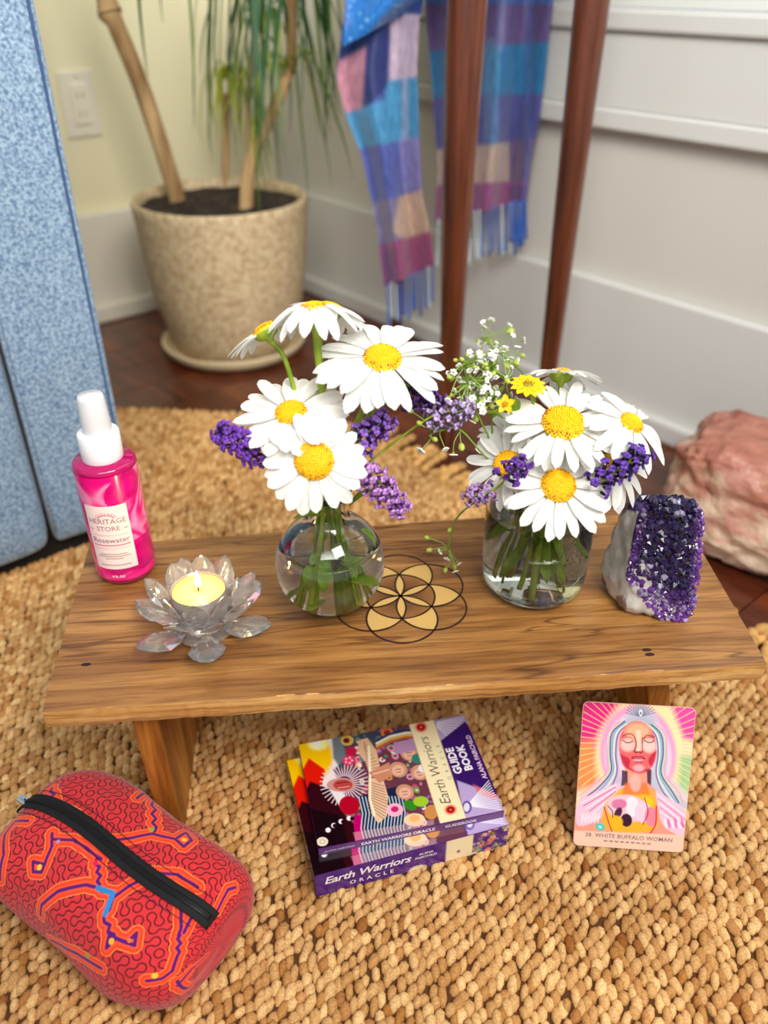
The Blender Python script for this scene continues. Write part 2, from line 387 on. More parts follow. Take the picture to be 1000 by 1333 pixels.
# floor: boards parallel to the left wall
fl = link('floor', makemesh('floor', *prism([(-2.2, -1.0), (2.2, -1.0), (2.2, 2.6), (-2.2, 2.6)], -.03, -.006), smooth=False), None, M_gap); fl['kind'] = 'structure'
random.seed(4)
bw = .083; meshes = {}
for k in range(-2, 22):
    # q = distance from the left wall into the room
    q0 = k * bw; s = random.uniform(-.6, 0)
    while s < 2.6:
        ln = random.choice((.7, .9, 1.1))
        if ln not in meshes: 
            meshes[ln] = makemesh('floor_board', *box((-ln / 2 + .0008, -bw / 2 + .0008, -.02), (ln / 2 - .0008, bw / 2 - .0008, 0)), smooth=False); meshes[ln].materials.append(M_floor)
        c = CO - UL * (s + ln / 2) - UR * (q0 + bw / 2)
        pxy = proj([(c[0], c[1], 0)])[0]
        if c[1] > -.1 and -900 < pxy[0] < 1900 and q0 >= -.05:
            o = bpy.data.objects.new('floor_board', meshes[ln]); COL.objects.link(o); o.parent = fl
            o.location = (c[0], c[1], 0); o.rotation_euler = (0, 0, math.atan2(UL[1], UL[0]))
        s += ln
# wall outlet
def wall_frame(side, s, z):
    a = -UL if side == 'L' else -UR; n = -UR if side == 'L' else -UL
    p = CO + a * s
    return Matrix(((a[0], 0, n[0], p[0]), (a[1], 0, n[1], p[1]), (0, 1, 0, z), (0, 0, 0, 1)))
sL = float(np.dot(CO - np.array((-.515, 1.538)), UL))
ot = thing('wall_outlet', (0, 0, 0), 'cream rocker outlet plate on the pale wall behind the blue sofa', 'outlet'); ot.matrix_world = wall_frame('L', sL, .368)
o = obj('cover_plate', *box((-.031, -.051, 0), (.031, .051, .006)), M_outlet, ot, False); bevel(o, .003)
o = obj('rocker', *box((-.015, -.031, .006), (.015, .031, .010)), M_outlet, ot, False); bevel(o, .002)
mb = MB()
for z in (-.014, .014):
    for x in (-.005, .005): mb.add(*box((x - .001, z - .004, .010), (x + .001, z + .004, .0105)))
mb.build('slots', mat('slot_grey', lin((150, 145, 130)), .6), ot, False)
for z in (-.043, .043):
    V, F = lathe([(0, 0), (.003, 0), (.003, .0015), (0, .002)], 12); obj('screw', [(x, y + z, w + .006) for x, y, w in V], F, M_outlet, ot)

# ================================================================== RUG
rug = thing('jute_rug', (0, .5, 0), 'large hand-woven golden jute rug under the bench and the bag', 'rug')
RP = np.array((.762, .6475)); RQ = np.array((-.6475, .762))     # p across to the right edge, q along the edge
def rug_in(x, y):
    p = x * RP[0] + y * RP[1]; q = x * RQ[0] + y * RQ[1]
    return (p < .655) & (p + q < 1.535 + 0 * p)
pp = []
for p, q in ((.655, -.4), (.655, .80), (.648, .86), (.62, .915), (.40, 1.135), (.1, 1.42), (-.5, 1.42), (-.5, -.4)):
    pp.append(tuple(RP * p + RQ * q - np.array((0, .5))))
V, F = prism(pp, 0.0003, .004); obj('backing', V, F, M_jutebase, rug, False)
rng = np.random.default_rng(5)
dp, dq = .0068, .0078
kq = np.arange(-60, 190); kp = np.arange(-130, 130)
QQ, PP = np.meshgrid(kq * dq, kp * dp, indexing='ij')
PP = PP + (np.arange(len(kq)) % 2)[:, None] * dp / 2 + rng.normal(0, .0009, PP.shape) + .004 * np.sin(QQ * 9)
QQ = QQ + rng.normal(0, .0006, QQ.shape) + .006 * np.sin(PP * 7 + 1) + .003 * np.sin(PP * 23)
x = PP * RP[0] + QQ * RQ[0]; y = PP * RP[1] + QQ * RQ[1]; x = x.ravel(); y = y.ravel()
P2 = proj(np.stack((x, y, x * 0), 1))
keep = rug_in(x, y) & (y > .12) & (P2[:, 0] > -260) & (P2[:, 0] < 1450) & (x > -.75)
x = x[keep]; y = y[keep]; n = len(x)
bv, bf = sphere((0, 0, 0), 1, 7, 5)
bv = np.array(bv); bfq = []
for f in bf: bfq.append(f if len(f) == 4 else f + (f[2],))
tri = []
for f in bf:
    tri.append(f[:3])
    if len(f) == 4: tri.append((f[0], f[2], f[3]))
tri = np.array(tri)
ang = math.atan2(RP[1], RP[0]) + radians(38) + rng.normal(0, .22, n)
la = .0062 * rng.uniform(.75, 1.25, n); lb = .0037 * rng.uniform(.8, 1.2, n); lc = .0040 * rng.uniform(.8, 1.2, n)
bx = bv[:, 0][None] * la[:, None]; by = bv[:, 1][None] * lb[:, None] * (1 + .15 * bv[:, 0][None])
tl = rng.normal(.12, .12, n)[:, None]
bz = bv[:, 2][None] * lc[:, None] + bx * tl
X = bx * np.cos(ang)[:, None] - by * np.sin(ang)[:, None] + x[:, None]; Y = bx * np.sin(ang)[:, None] + by * np.cos(ang)[:, None] + y[:, None] - .5
Z = bz + .0042 + rng.normal(0, .0006, n)[:, None]
Vb = np.stack((X, Y, Z), 2).reshape(-1, 3)
Fb = (tri[None] + (np.arange(n) * len(bv))[:, None, None]).reshape(-1, 3)
c1 = np.array(lin((216, 170, 106))); c2 = np.array(lin((170, 114, 54))); c3 = np.array(lin((238, 200, 142)))
t = rng.beta(2, 2, n)[:, None]; low = np.array([mnoise.noise((a * 9, b * 9, 0)) for a, b in zip(x, y)])[:, None]
cb = c2 * (1 - t) + c3 * t; cb = cb * (1 + .25 * low); dk = rng.random(n) < .05; cb[dk] *= np.array((.7, .55, .45))
wv = obj('woven_knots', Vb, Fb, M_jute, rug, True, np.repeat(cb, len(bv), 0)); wv['kind'] = 'stuff'
# knotted fringe on the right-hand edge
mb = MB(); random.seed(8)
for k in range(0, 56):
    q = -.1 + k * .017
    if q > .92: break
    p = .652; nb = random.choice((3, 4, 4)); dq_ = random.uniform(-.004, .004)
    for j in range(nb):
        pt = RP * (p + j * .0135) + RQ * (q + dq_ * j + random.uniform(-.003, .003)); r = .0085 * random.uniform(.75, 1.1)
        V, F = sphere((0, 0, 0), r, 9, 6, (1.15, .75, .7)); a = math.atan2(RP[1], RP[0]) + random.uniform(-.7, .7)
        V = [(vx * cos(a) - vy * sin(a) + pt[0], vx * sin(a) + vy * cos(a) + pt[1] - .5, vz + r * .7 + .0005) for vx, vy, vz in V]
        mb.add(V, F, tuple(c1 * random.uniform(.75, 1.15)))
f_ = mb.build('knotted_fringe', M_jute, rug); f_['kind'] = 'stuff'

# ================================================================== BENCH
BZ = .165; BT = .0155
bFL, bFR, bBR, bBL = atz(55, 925, BZ), atz(998, 862, BZ), atz(878, 656, BZ), atz(116, 711, BZ)
bo = (bFL + bFR + bBR + bBL) / 4; bo.z = 0
brot = math.atan2(bFR.y - bFL.y, bFR.x - bFL.x)
Rb = Matrix.Rotation(-brot, 4, 'Z')
bench = thing('wooden_bench', tuple(bo), 'small low rustic oak bench carrying the vases, candle and amethyst', 'bench', rz=brot)
def bl_(p): return Rb @ (Vector(p) - bo)
cFL, cFR, cBR, cBL = [bl_(p) for p in (bFL, bFR, bBR, bBL)]
def slab(u, v, w):   # u along, v front-back, w height
    a = cFL.lerp(cFR, u); b = cBL.lerp(cBR, u); p = a.lerp(b, v)
    return p
nu, nv = 120, 30
V = []; F = []
ring = []
prof = [(0.0, -1.0), (-.006, -.75), (-.0075, -.35), (-.004, -.06), (.0, 0.0)]   # front edge profile (v offset in slab units, z)
for i in range(nu + 1):
    u = i / nu; row = []
    wob = .0008 * mnoise.noise((u * 14, 0, 3)) + .0004 * mnoise.noise((u * 60, 1, 3))
    for (dv, wz) in prof[:-1]:
        p = slab(u, dv, 0); row.append((p.x, p.y - wob * 1.5 + .0005 * mnoise.noise((u * 90, wz * 3, 1)), BZ + wz * BT + .0004 * mnoise.noise((u * 40, wz, 7))))
    for j in range(nv + 1):
        p = slab(u, j / nv, 0); e = .0007 if j == 0 else 0
        row.append((p.x, p.y - (wob if j == 0 else 0), BZ - e + .0003 * mnoise.noise((u * 10, j * .4, 0)) * (0 if 0 < j < nv else 1)))
    for wz in (-.5, -1):
        p = slab(u, 1, 0); row.append((p.x, p.y, BZ + wz * BT))
    ring.append(len(row)); V += row
m_ = ring[0]
for i in range(nu):
    for j in range(m_ - 1): F.append((i * m_ + j, (i + 1) * m_ + j, (i + 1) * m_ + j + 1, i * m_ + j + 1))
    F.append((i * m_ + m_ - 1, (i + 1) * m_ + m_ - 1, (i + 1) * m_, i * m_))
F.append(tuple(range(m_))[::-1]); F.append(tuple(nu * m_ + j for j in range(m_)))
seat = obj('bench_top', V, F, M_oak, bench, False); seat.data.materials.append(M_oakedge)
for p in seat.data.polygons:
    if abs(p.normal.z) < .9 and p.normal.y < -.3: p.material_index = 1
# front edge faces lighter than the top
# side legs: slanted slabs
def leg(pxt, pxb, thick, depth, side):
    T0 = bl_(atz(pxt[0], pxt[1], BZ - BT)); B0 = bl_(atz(pxb[0], pxb[1], 0))
    T0.y = max(T0.y, cFL.y + .014) + (.012 if side > 0 else 0); yb = T0.y + .004
    xo = B0.x
    V = [(T0.x, T0.y, BZ - BT), (T0.x + thick, T0.y, BZ - BT), (xo + thick, yb, 0), (xo, yb, 0)]
    V += [(a, b + depth, c) for a, b, c in V]
    o = obj('leg', V, [(0, 1, 2, 3), (7, 6, 5, 4), (0, 4, 5, 1), (1, 5, 6, 2), (2, 6, 7, 3), (3, 7, 4, 0)], M_oakleg, bench, False); bevel(o, .0015); return o
leg((160, 943), (216, 1068), .0175, .145, -1)
leg((860, 898), (846, 1010), .0175, .13, 1)
# inlaid flower: rings and golden pieces
sc = bl_(atz(521.5, 776, BZ)); R0 = (atz(522, 805.5, BZ) - atz(521.5, 776, BZ)).length
tp = bl_(atz(523.5, 805, BZ)) - sc; a0 = math.atan2(tp.y, tp.x)
zi = BZ + .0002
def ringmesh(cx, cy, r, w, z, n=64):
    V = []; F = []
    for k in range(n):
        a = 2 * pi * k / n; ww = w * (1 + .25 * mnoise.noise((cos(a) * 2, sin(a) * 2, cx * 80)))
        for rr, zz in ((r - ww, z - .0003), (r - ww, z), (r + ww, z), (r + ww, z - .0003)): V.append((cx + rr * cos(a), cy + rr * sin(a), zz))
    for k in range(n):
        k2 = (k + 1) % n
        for j in range(3): F.append((k * 4 + j, k2 * 4 + j, k2 * 4 + j + 1, k * 4 + j + 1))
    return V, F
PC = [(sc.x + R0 * cos(a0 + k * pi / 3), sc.y + R0 * sin(a0 + k * pi / 3)) for k in range(6)]
V, F = grid(40, 8, lambda u, v: np.stack((sc.x + R0 * .98 * v * np.cos(u * 2 * pi), sc.y + R0 * .98 * v * np.sin(u * 2 * pi), zi - .0001 + u * 0), 1), True)
vv = np.tile(np.linspace(0, 1, 8), 40)[:, None] ** 1.3; obj('burnt_centre', V, F, mat('scorched_wood', attr=True, rough=.6, noise=(300, (.8, .78, .75), (1, 1, 1), .35, .6, (1, 4, 1))), bench, True, np.array(lin((70, 40, 20))) * (1 - vv) + np.array(lin((150, 100, 50))) * vv)
for c in PC + [(sc.x, sc.y)]:
    obj('burnt_ring', *ringmesh(c[0], c[1], R0, .0007, zi + .00015), M_burn, bench, False)
def arc(c, r, a, b, n=10): return [(c[0] + r * cos(a + (b - a) * k / n), c[1] + r * sin(a + (b - a) * k / n)) for k in range(n + 1)]
def arcto(c, p, q, n=10):
    a = math.atan2(p[1] - c[1], p[0] - c[0]); b = math.atan2(q[1] - c[1], q[0] - c[0])
    while b - a > pi: b -= 2 * pi
    while b - a < -pi: b += 2 * pi
    return arc(c, R0, a, b, n)
O = (sc.x, sc.y)
for k in range(6):
    A, B, Cc = PC[k - 1], PC[k], PC[(k + 1) % 6]
    poly = arcto(A, O, B) + arcto(Cc, B, O)[1:-1]
    V, F = prism(poly, zi - .0002, zi + .00005); obj('gold_petal', V, F, M_gold, bench, False)
    tip = (B[0] + Cc[0] - O[0], B[1] + Cc[1] - O[1])
    poly = arcto(Cc, B, tip)[0:] if False else None
    poly = arcto(B, Cc, tip) + arcto(Cc, tip, B)[1:] + arcto(O, B, Cc)[1:-1]
    V, F = prism(poly, zi - .0002, zi + .00005); obj('gold_wedge', V, F, M_gold, bench, False)
# knots in the wood
for px, py in ((842, 846), (112, 865), (846, 852)):
    c = bl_(atz(px, py, BZ)); V, F = sphere((c.x, c.y, BZ), .0022, 10, 6, (1.6, .8, .1)); obj('knot', V, F, M_burn, bench)

# ================================================================== ROSEWATER BOTTLE
bt = atz(166, 741, BZ)
bot = thing('spray_bottle', tuple(bt), 'magenta rosewater mist bottle with white cap behind the lotus candle', 'bottle')
Rr = .0224
V, F = lathe([(0, .0), (.017, .0), (.021, .002), (Rr, .006), (Rr, .0975), (Rr * .985, .1), (.0205, .1015), (.0135, .1022), (.0125, .104), (0, .104)], 64)
obj('bottle_body', V, F, M_pinkglass, bot)
rng = np.random.default_rng(2)
def wr(u, v):
    a = u * 2 * pi; return np.stack(((Rr + .0002) * np.cos(a), (Rr + .0002) * np.sin(a), .0065 + v * .090), 1)
V, F = grid(180, 110, wr, True)
U_, V_ = np.meshgrid(np.linspace(0, 1, 180, endpoint=False), np.linspace(0, 1, 110), indexing='ij'); U_ = U_.ravel(); V_ = V_.ravel()
cw = []
for a, z in zip(U_, V_):
    q = Vector((cos(a * 2 * pi) * 1.1, sin(a * 2 * pi) * 1.1, z * 2.4)); n1 = mnoise.noise(q); n2 = mnoise.noise(q * 1.0 + Vector((n1 * 2.2 + 5, 3, z)))
    s = .5 + .5 * sin(n2 * 9 + z * 3)
    hot = np.array(lin((238, 10, 128))); pk = np.array(lin((250, 142, 190))); dp_ = np.array(lin((196, 4, 112)))
    s = s ** 1.6 * min(1, z * 1.6 + .15); cw.append(hot * (1 - s) + pk * s if n1 > -.22 else dp_ * (1 - s) + hot * s)
obj('petal_print_wrap', V, F, M_pinkwrap, bot, True, np.array(cw))
ac = radians(-87)   # label faces the camera
def cyl(V, r, zc, ang=ac):
    out = []
    for x, y, z in V:
        a = ang + x / r; out.append((r * cos(a), r * sin(a), zc + y))
    return out
V, F = grid(40, 3, lambda u, v: np.stack(((Rr + .0006) * np.cos(ac + (u - .5) * 1.40), (Rr + .0006) * np.sin(ac + (u - .5) * 1.40), .0175 + v * .056), 1))
lab = obj('paper_label', V, F, M_paper, bot)
def on_label(name, body, size, y, m, shear=0, sp=1, x=0, bold=0):
    V, F = text_geo(body, size, shear, bold, sp); V[:, 0] += x; obj(name, cyl(V, Rr + .0009, .045 + y), F, m, lab, False)
on_label('lettering', 'HERITAGE', .0062, .0155, M_inkgrey, 0, 1.0)
on_label('lettering', 'STORE', .0058, .0092, M_inkgrey, 0, 1.0)
on_label('lettering', 'Rosewater', .0064, -.0012, M_inkmauve)
def strip(y, w, m, th=.0005, x=0):
    V, F = grid(24, 2, lambda u, v: np.stack(((Rr + .0009) * np.cos(ac + (x + (u - .5) * w) / Rr), (Rr + .0009) * np.sin(ac + (x + (u - .5) * w) / Rr), .045 + y + (v - .5) * th), 1))
    obj('printed_line', V, F, m, lab)
strip(.0035, .026, M_inkgrey, .0002); strip(-.0055, .027, M_inkpink, .0008); strip(-.0085, .026, M_inkgrey, .0002)
strip(-.0135, .020, M_inkgrey, .0006); strip(-.0155, .024, M_inkgrey, .0006); strip(-.0175, .013, M_inkgrey, .0006); strip(-.0235, .022, M_inkgrey, .0006)
strip(.0085, .003, M_inkpink, .0006, -.0125); strip(.0085, .003, M_inkpink, .0006, .0125)
mb = MB()   # little rising sun above the name
pts = [(.0055 * cos(a), .0185 + .0028 * sin(a), 0) for a in np.linspace(0, pi, 12)]
def flatline(pts, w):
    V = []; F = []
    for i, p in enumerate(pts):
        a = pts[max(i - 1, 0)]; b = pts[min(i + 1, len(pts) - 1)]; dx, dy = b[0] - a[0], b[1] - a[1]; L = math.hypot(dx, dy) or 1
        V += [(p[0] - dy / L * w, p[1] + dx / L * w, 0), (p[0] + dy / L * w, p[1] - dx / L * w, 0)]
    F = [(2 * i, 2 * i + 1, 2 * i + 3, 2 * i + 2) for i in range(len(pts) - 1)]
    return V, F
mb.add(*flatline(pts, .00035))
for k in range(9):
    a = pi * (k + .5) / 9; mb.add(*flatline([(.0062 * cos(a), .0185 + .0034 * sin(a)), (.0082 * cos(a), .0185 + .0052 * sin(a))], .0002))
mb.V = cyl(mb.V, Rr + .0009, .045); mb.build('sun_emblem', M_inkpink, lab, False)
V, F = text_geo('4 FL OZ', .0028, 0, .00005); obj('lettering', cyl(V, Rr + .0007, .0105), F, M_inkwhite, bot, False)
V, F = lathe([(0, .1018), (.0142, .1018), (.0146, .1028), (.0146, .1215), (.0138, .123), (.010, .1235), (0, .1235)], 48); obj('collar', V, F, M_white, bot)
V, F = lathe([(0, .1232), (.0068, .1232), (.0068, .141), (.006, .142), (0, .142)], 32); obj('pump_head', V, F, M_white, bot)
V, F = lathe([(.0102, .1232), (.0102, .130), (.0092, .148), (.0082, .1508), (0, .1515), (0, .1506), (.0076, .1500), (.0084, .1475), (.0094, .130), (.0094, .1232), (.0102, .1232)], 40); obj('cap', V, F, M_capclear, bot)

# ================================================================== LOTUS CANDLE HOLDER + TEALIGHT
tc_ = atz(258, 766, BZ + .036)
lot = thing('lotus_candle_holder', (tc_.x, tc_.y, BZ), 'clear faceted crystal lotus candle holder in front of the pink bottle', 'candle holder')
def lpetal(L, Wd, T, curl):
    rows = [(0, .28, .5), (.22, .72, .9), (.5, 1.0, 1.0), (.75, .78, .8), (.92, .38, .5)]
    V = []; F = []; m = 6
    for t, w, h in rows:
        x = L * t; zc = curl * t * t
        for k, (yy, zz) in enumerate(((-1, 0), (-.45, .62), (.45, .62), (1, 0), (.4, -.5), (-.4, -.5))):
            V.append((x, yy * w * Wd / 2, zc + zz * h * T))
    V.append((L, 0, curl)); tip = len(V) - 1
    for i in range(len(rows) - 1):
        for k in range(m): k2 = (k + 1) % m; F.append((i * m + k, (i + 1) * m + k, (i + 1) * m + k2, i * m + k2))
    F.append(tuple(range(m))); b = (len(rows) - 1) * m
    for k in range(m): F.append((b + k, tip, b + (k + 1) % m))
    return V, F
def petal_ring(n, L, Wd, T, curl, r0, z0, tilt, ph, name='crystal_petal'):
    me = makemesh(name, *lpetal(L, Wd, T, curl), smooth=False); me.materials.append(M_crys)
    for k in range(n):
        o = bpy.data.objects.new(name, me); COL.objects.link(o); o.parent = lot; a = ph + 2 * pi * k / n
        o.matrix_local = Matrix.Rotation(a, 4, 'Z') @ Matrix.Translation((r0, 0, z0)) @ Matrix.Rotation(-tilt, 4, 'Y')
petal_ring(6, .036, .026, .0045, .004, .017, .0065, radians(6), radians(-75))
petal_ring(8, .033, .021, .0040, .006, .0165, .0135, radians(30), radians(-62))
petal_ring(8, .027, .019, .0036, .006, .0175, .019, radians(54), radians(-40))
V, F = lathe([(0, .0005), (.021, .0005), (.0225, .002), (.0225, .0045), (.017, .007), (.0165, .012), (.019, .018), (.0215, .026), (.0205, .0275), (.0196, .022), (.0196, .0205), (0, .0205)], 24); obj('holder_bowl', V, F, M_crys, lot, False)
tea = thing('tealight_candle', (tc_.x, tc_.y, BZ + .0208), 'lit yellow tealight glowing in the middle of the crystal lotus', 'candle')
V, F = lathe([(0, 0), (.0185, 0), (.019, .0005), (.0192, .0155), (.0188, .0155), (.0184, .001), (0, .001)], 40); obj('cup', V, F, M_cup, tea)
V, F = lathe([(0, .0012), (.0181, .0012), (.0182, .0133), (.0178, .0138), (.012, .0132), (0, .0130)], 40); obj('wax', V, F, M_wax, tea)
V, F = tube([(0, 0, .012), (.0002, 0, .017), (.0006, 0, .0195)], .0006, 6); obj('wick', V, F, M_wick, tea)
V, F = lathe([(0, 0), (.0014, .0008), (.0023, .003), (.0021, .006), (.0011, .0095), (0, .0135)], 16); obj('flame', [(x + .0005, y, z + .0172) for x, y, z in V], F, M_flame, tea)
pl = bpy.data.lights.new('flame_light', 'POINT'); pl.energy = .08; pl.color = (1, .62, .25); pl.shadow_soft_size = .004
po = bpy.data.objects.new('flame_light', pl); COL.objects.link(po); po.parent = tea; po.location = (.0005, 0, .034)

# ================================================================== FLOWERS
def frame(n, roll=0):
    n = Vector(n).normalized(); x = Vector((1, 0, 0)); x = (x - n * x.dot(n)).normalized(); y = n.cross(x)
    M = Matrix((x, y, n)).transposed().to_4x4(); return M @ Matrix.Rotation(roll, 4, 'Z')
def azel(az, el):
    a, e = radians(az), radians(el); return Vector((sin(a) * cos(e), -cos(a) * cos(e), sin(e)))
def petal_mesh(r0, R, Wd, droop, side, seedv, twist=0):
    nx, ny = 11, 6
    V = []; F = []
    for i in range(nx + 1):
        t = i / nx; L = R - r0; x = r0 + L * t
        w = Wd / 2 * (min(1, .42 + 1.5 * t) if t < .45 else 1) * (math.sqrt(max(0, 1 - ((t - .62) / .38) ** 2)) ** .8 if t > .62 else 1)
        if i == nx: w = Wd * .10
        zc = L * (.10 * t - droop * t * t) ; yc = side * L * t * t
        for j in range(ny + 1):
            s = (j / ny - .5) * 2; ridge = .0005 * cos(s * pi * 2.0) * (1 - t * .4)
            xx = x - (0 if i < nx else L * .015 * (1 if j % 3 == 0 else -.3))
            V.append((xx, yc + s * w, zc + ridge + .0010 * s * s * (1 - t) + twist * s * w * t))
    for i in range(nx):
        for j in range(ny): a = i * (ny + 1) + j; F.append((a, a + ny + 1, a + ny + 2, a + 1))
    me = makemesh('petal', V, F); me.materials.append(M_petal); return me
def disc_mesh(rd, seedv):
    rr = random.Random(seedv); mb = MB(); prof = [(rd * cos(a), rd * .42 * sin(a)) for a in np.linspace(0, pi / 2, 7)]
    V, F = lathe([(rd * .9, -.0015)] + prof, 24); mb.add(V, F, lin((250, 196, 8)))
    N = 230
    for k in range(N):
        f = math.sqrt((k + .5) / N); a = k * 2.39996; r = rd * .97 * f; z = rd * .42 * math.sqrt(max(0, 1 - f * f)); s = rd * .062 * rr.uniform(.8, 1.2)
        col = np.array(lin((255, 214, 10))) * (1 - f) + np.array(lin((246, 182, 8))) * f
        if f > .8 and rr.random() < .45: col = np.array(lin((190, 120, 16)))
        if f < .35: col = np.array(lin((255, 200, 14)))
        Vs, Fs = sphere((r * cos(a), r * sin(a), z + s * .3), s, 5, 3, (1, 1, 1.3)); mb.add(Vs, Fs, tuple(col * rr.uniform(.85, 1.08)))
    me = mb.mesh('disc'); me.materials.append(M_disc); return me
def daisy(c, n, R, rd, npet, droop, stempts, label, seedv, wf=1.0, leaves=0, skip=None, srad=.0016):
    rr = random.Random(seedv); root = thing('daisy', tuple(stempts[-1]), label, 'flower'); base = Vector(stempts[-1])
    Mf = Matrix.Translation(Vector(c) - base) @ frame(n, rr.uniform(0, 1))
    Wd = R * .23 * wf
    ms = [petal_mesh(rd * .75, R * rr.uniform(.93, 1.03), Wd * rr.uniform(.88, 1.12), droop * rr.uniform(.6, 1.35) + .02, rr.uniform(-.06, .06), k, rr.uniform(-.25, .25)) for k in range(6)]
    for k in range(npet):
        a = 2 * pi * k / npet + rr.uniform(-.10, .10); lay = k % 2
        if skip and skip[0] < math.degrees(a) % 360 < skip[1]: continue
        o = bpy.data.objects.new('petal', rr.choice(ms)); COL.objects.link(o); o.parent = root
        o.matrix_local = Mf @ Matrix.Rotation(a, 4, 'Z') @ Matrix.Translation((0, 0, -.0008 * lay)) @ Matrix.Rotation(rr.uniform(-.05, .10) + (.05 if lay else 0), 4, 'Y') @ Matrix.Rotation(rr.uniform(-.18, .18), 4, 'X')
    d = bpy.data.objects.new('disc', disc_mesh(rd, seedv)); COL.objects.link(d); d.parent = root; d.matrix_local = Mf
    V, F = lathe([(rd * .98, -.0005), (rd * 1.0, -.002), (rd * .8, -.0045), (rd * .35, -.006), (.0016, -.0085), (0, -.009)], 20)
    o = obj('calyx', V, F, M_green, root); o.matrix_local = Mf
    n = Vector(n).normalized(); p0 = Vector(c) - n * .007
    pts = [p0 - base, p0 - n * .022 - base] + [Vector(p) - base for p in stempts]
    V, F = tube(catmull(pts, 7), srad, 8); obj('stem', V, F, M_green, root)
    return root
V1 = Vector((-.0388, .473, 0)); JC = Vector((.1135, .4965, 0))
def v1s(ax, ay, bx, by, bz=.172):   # neck point, bottom point relative to the vase axis
    return [Vector((V1.x + ax, V1.y + ay, BZ + .098)), Vector((V1.x + (ax + bx) / 2, V1.y + (ay + by) / 2, BZ + .045)), Vector((V1.x + bx, V1.y + by, bz))]
def js(ax, ay, bx, by, bz=.173):
    return [Vector((JC.x + ax, JC.y + ay, BZ + .105)), Vector((JC.x + (ax + bx) / 2, JC.y + (ay + by) / 2, BZ + .055)), Vector((JC.x + bx, JC.y + by, bz))]
daisy(aty(498, 467, .478), azel(12, 72), .0425, .0122, 25, .22, v1s(.004, .004, .012, .004), 'wide-open daisy at the top right of the round vase bouquet', 11, 1.0)
daisy(aty(379, 538, .462), azel(-12, 72), .0375, .0104, 21, .06, v1s(-.004, .002, -.008, .006), 'daisy left of the round vase bouquet, above the purple lavender tip', 12, 1.15)
daisy(aty(409, 600, .432), azel(4, 38), .0335, .0122, 22, .12, v1s(-.002, -.005, -.012, -.008), 'front daisy hanging lowest over the neck of the round vase', 13, 1.15)
daisy(aty(408, 401, .492), azel(-165, 72), .031, .0085, 18, .62, v1s(.002, .006, .006, .010), 'highest daisy, seen from the side on a thick green stem', 14, 1.15, srad=.0024)
daisy(aty(430, 402, .505), azel(150, 62), .029, .0085, 19, .42, v1s(.006, .002, .016, -.004), 'topmost daisy turned away to the right, drooping petals', 15, .9)
daisy(aty(345, 430, .498), azel(-125, 52), .030, .0085, 17, .25, v1s(-.007, .002, -.016, .004), 'side-on daisy with green calyx, furthest to the left', 16, .9, skip=(200, 320))
daisy(aty(466, 462, .515), azel(-60, 70), .030, .0075, 18, .5, v1s(.002, .008, .002, .014), 'half-hidden daisy behind the wide-open top right one', 17, .85, srad=.0022)
daisy(aty(733, 551, .478), azel(2, 68), .0385, .0143, 26, .16, js(.004, .0, .014, .006), 'largest daisy with orange disc on top of the jar bouquet', 21, .95)
daisy(aty(727, 632, .452), azel(6, 52), .0375, .0118, 23, .10, js(.0, -.012, -.004, -.022), 'lowest front daisy hanging over the rim of the jar', 22, 1.0, srad=.0022)
daisy(aty(660, 604, .475), azel(-48, 42), .0325, .0098, 20, .12, js(-.010, .0, .004, .006), 'daisy at the left of the jar bouquet, facing left', 23, 1.05)
daisy(aty(822, 551, .478), azel(52, 62), .0335, .0086, 18, .34, js(.012, .004, -.008, -.006), 'daisy furthest right in the jar bouquet, tilted right', 24, 1.1)
daisy(aty(731, 487, .52), azel(172, 54), .030, .0080, 19, .22, js(.004, .01, .004, .014), 'daisy at the back of the jar bouquet seen from behind', 25, .9)
daisy(aty(791, 600, .487), azel(35, 60), .0350, .0066, 18, .42, js(.013, -.004, .014, .0), 'small-centred daisy tucked beneath the right-tilted one', 26, 1.2)
daisy(aty(668, 566, .505), azel(-30, 65), .0270, .0070, 17, .2, js(-.008, .008, -.008, .012), 'small daisy peeking between yellow star flower and big daisy', 27, 1.1)

# stem leaves inside and at the mouth of the vessels
def leaf_geo(L, Wd, bend, n=10, tw=0):
    V = []; F = []
    for i in range(n + 1):
        t = i / n; w = Wd / 2 * max(.04, math.sin(pi * min(1, t * .92 + .06)) ** .8)
        for s in (-1, -.5, 0, .5, 1): V.append((L * t * (1 - .3 * bend * t), s * w, L * bend * t * t * -.6 + abs(s) * w * .35 + tw * s * w * t))
    for i in range(n):
        for j in range(4): a = i * 5 + j; F.append((a, a + 5, a + 6, a + 1))
    return V, F
def leafcluster(items, hosts):
    for k, (base, dr, L, Wd, bend) in enumerate(items):
        V, F = leaf_geo(L, Wd, bend); d = Vector(dr).normalized(); up = Vector((0, 0, 1)) if abs(d.z) < .95 else Vector((0, 1, 0))
        y = up.cross(d).normalized(); z = d.cross(y); M = Matrix((d, y, z)).transposed().to_4x4(); h = hosts[k % len(hosts)]
        r = obj('leaf', V, F, M_leafg, h); r.matrix_local = Matrix.Translation(Vector(base) - h.location) @ M
DAI = [o for o in bpy.data.objects if o.name.split('.')[0] == 'daisy']; D1, D2 = DAI[:7], DAI[7:]
random.seed(31)
def rl(c, n, r, z0, z1, zt):
    out = []
    for k in range(n):
        a = random.uniform(0, 2 * pi); q = random.uniform(.2, .8) * r; b = Vector((c.x + q * cos(a) * .5, c.y + q * sin(a) * .5, random.uniform(z0, z1)))
        d = Vector((cos(a) * .55, sin(a) * .55, random.uniform(-.2, .9))); out.append((b, d, random.uniform(.6, 1) * zt, random.uniform(.006, .010), random.uniform(.2, .9)))
    return out
leafcluster(rl(V1, 9, .022, BZ + .015, BZ + .055, .028), D1)
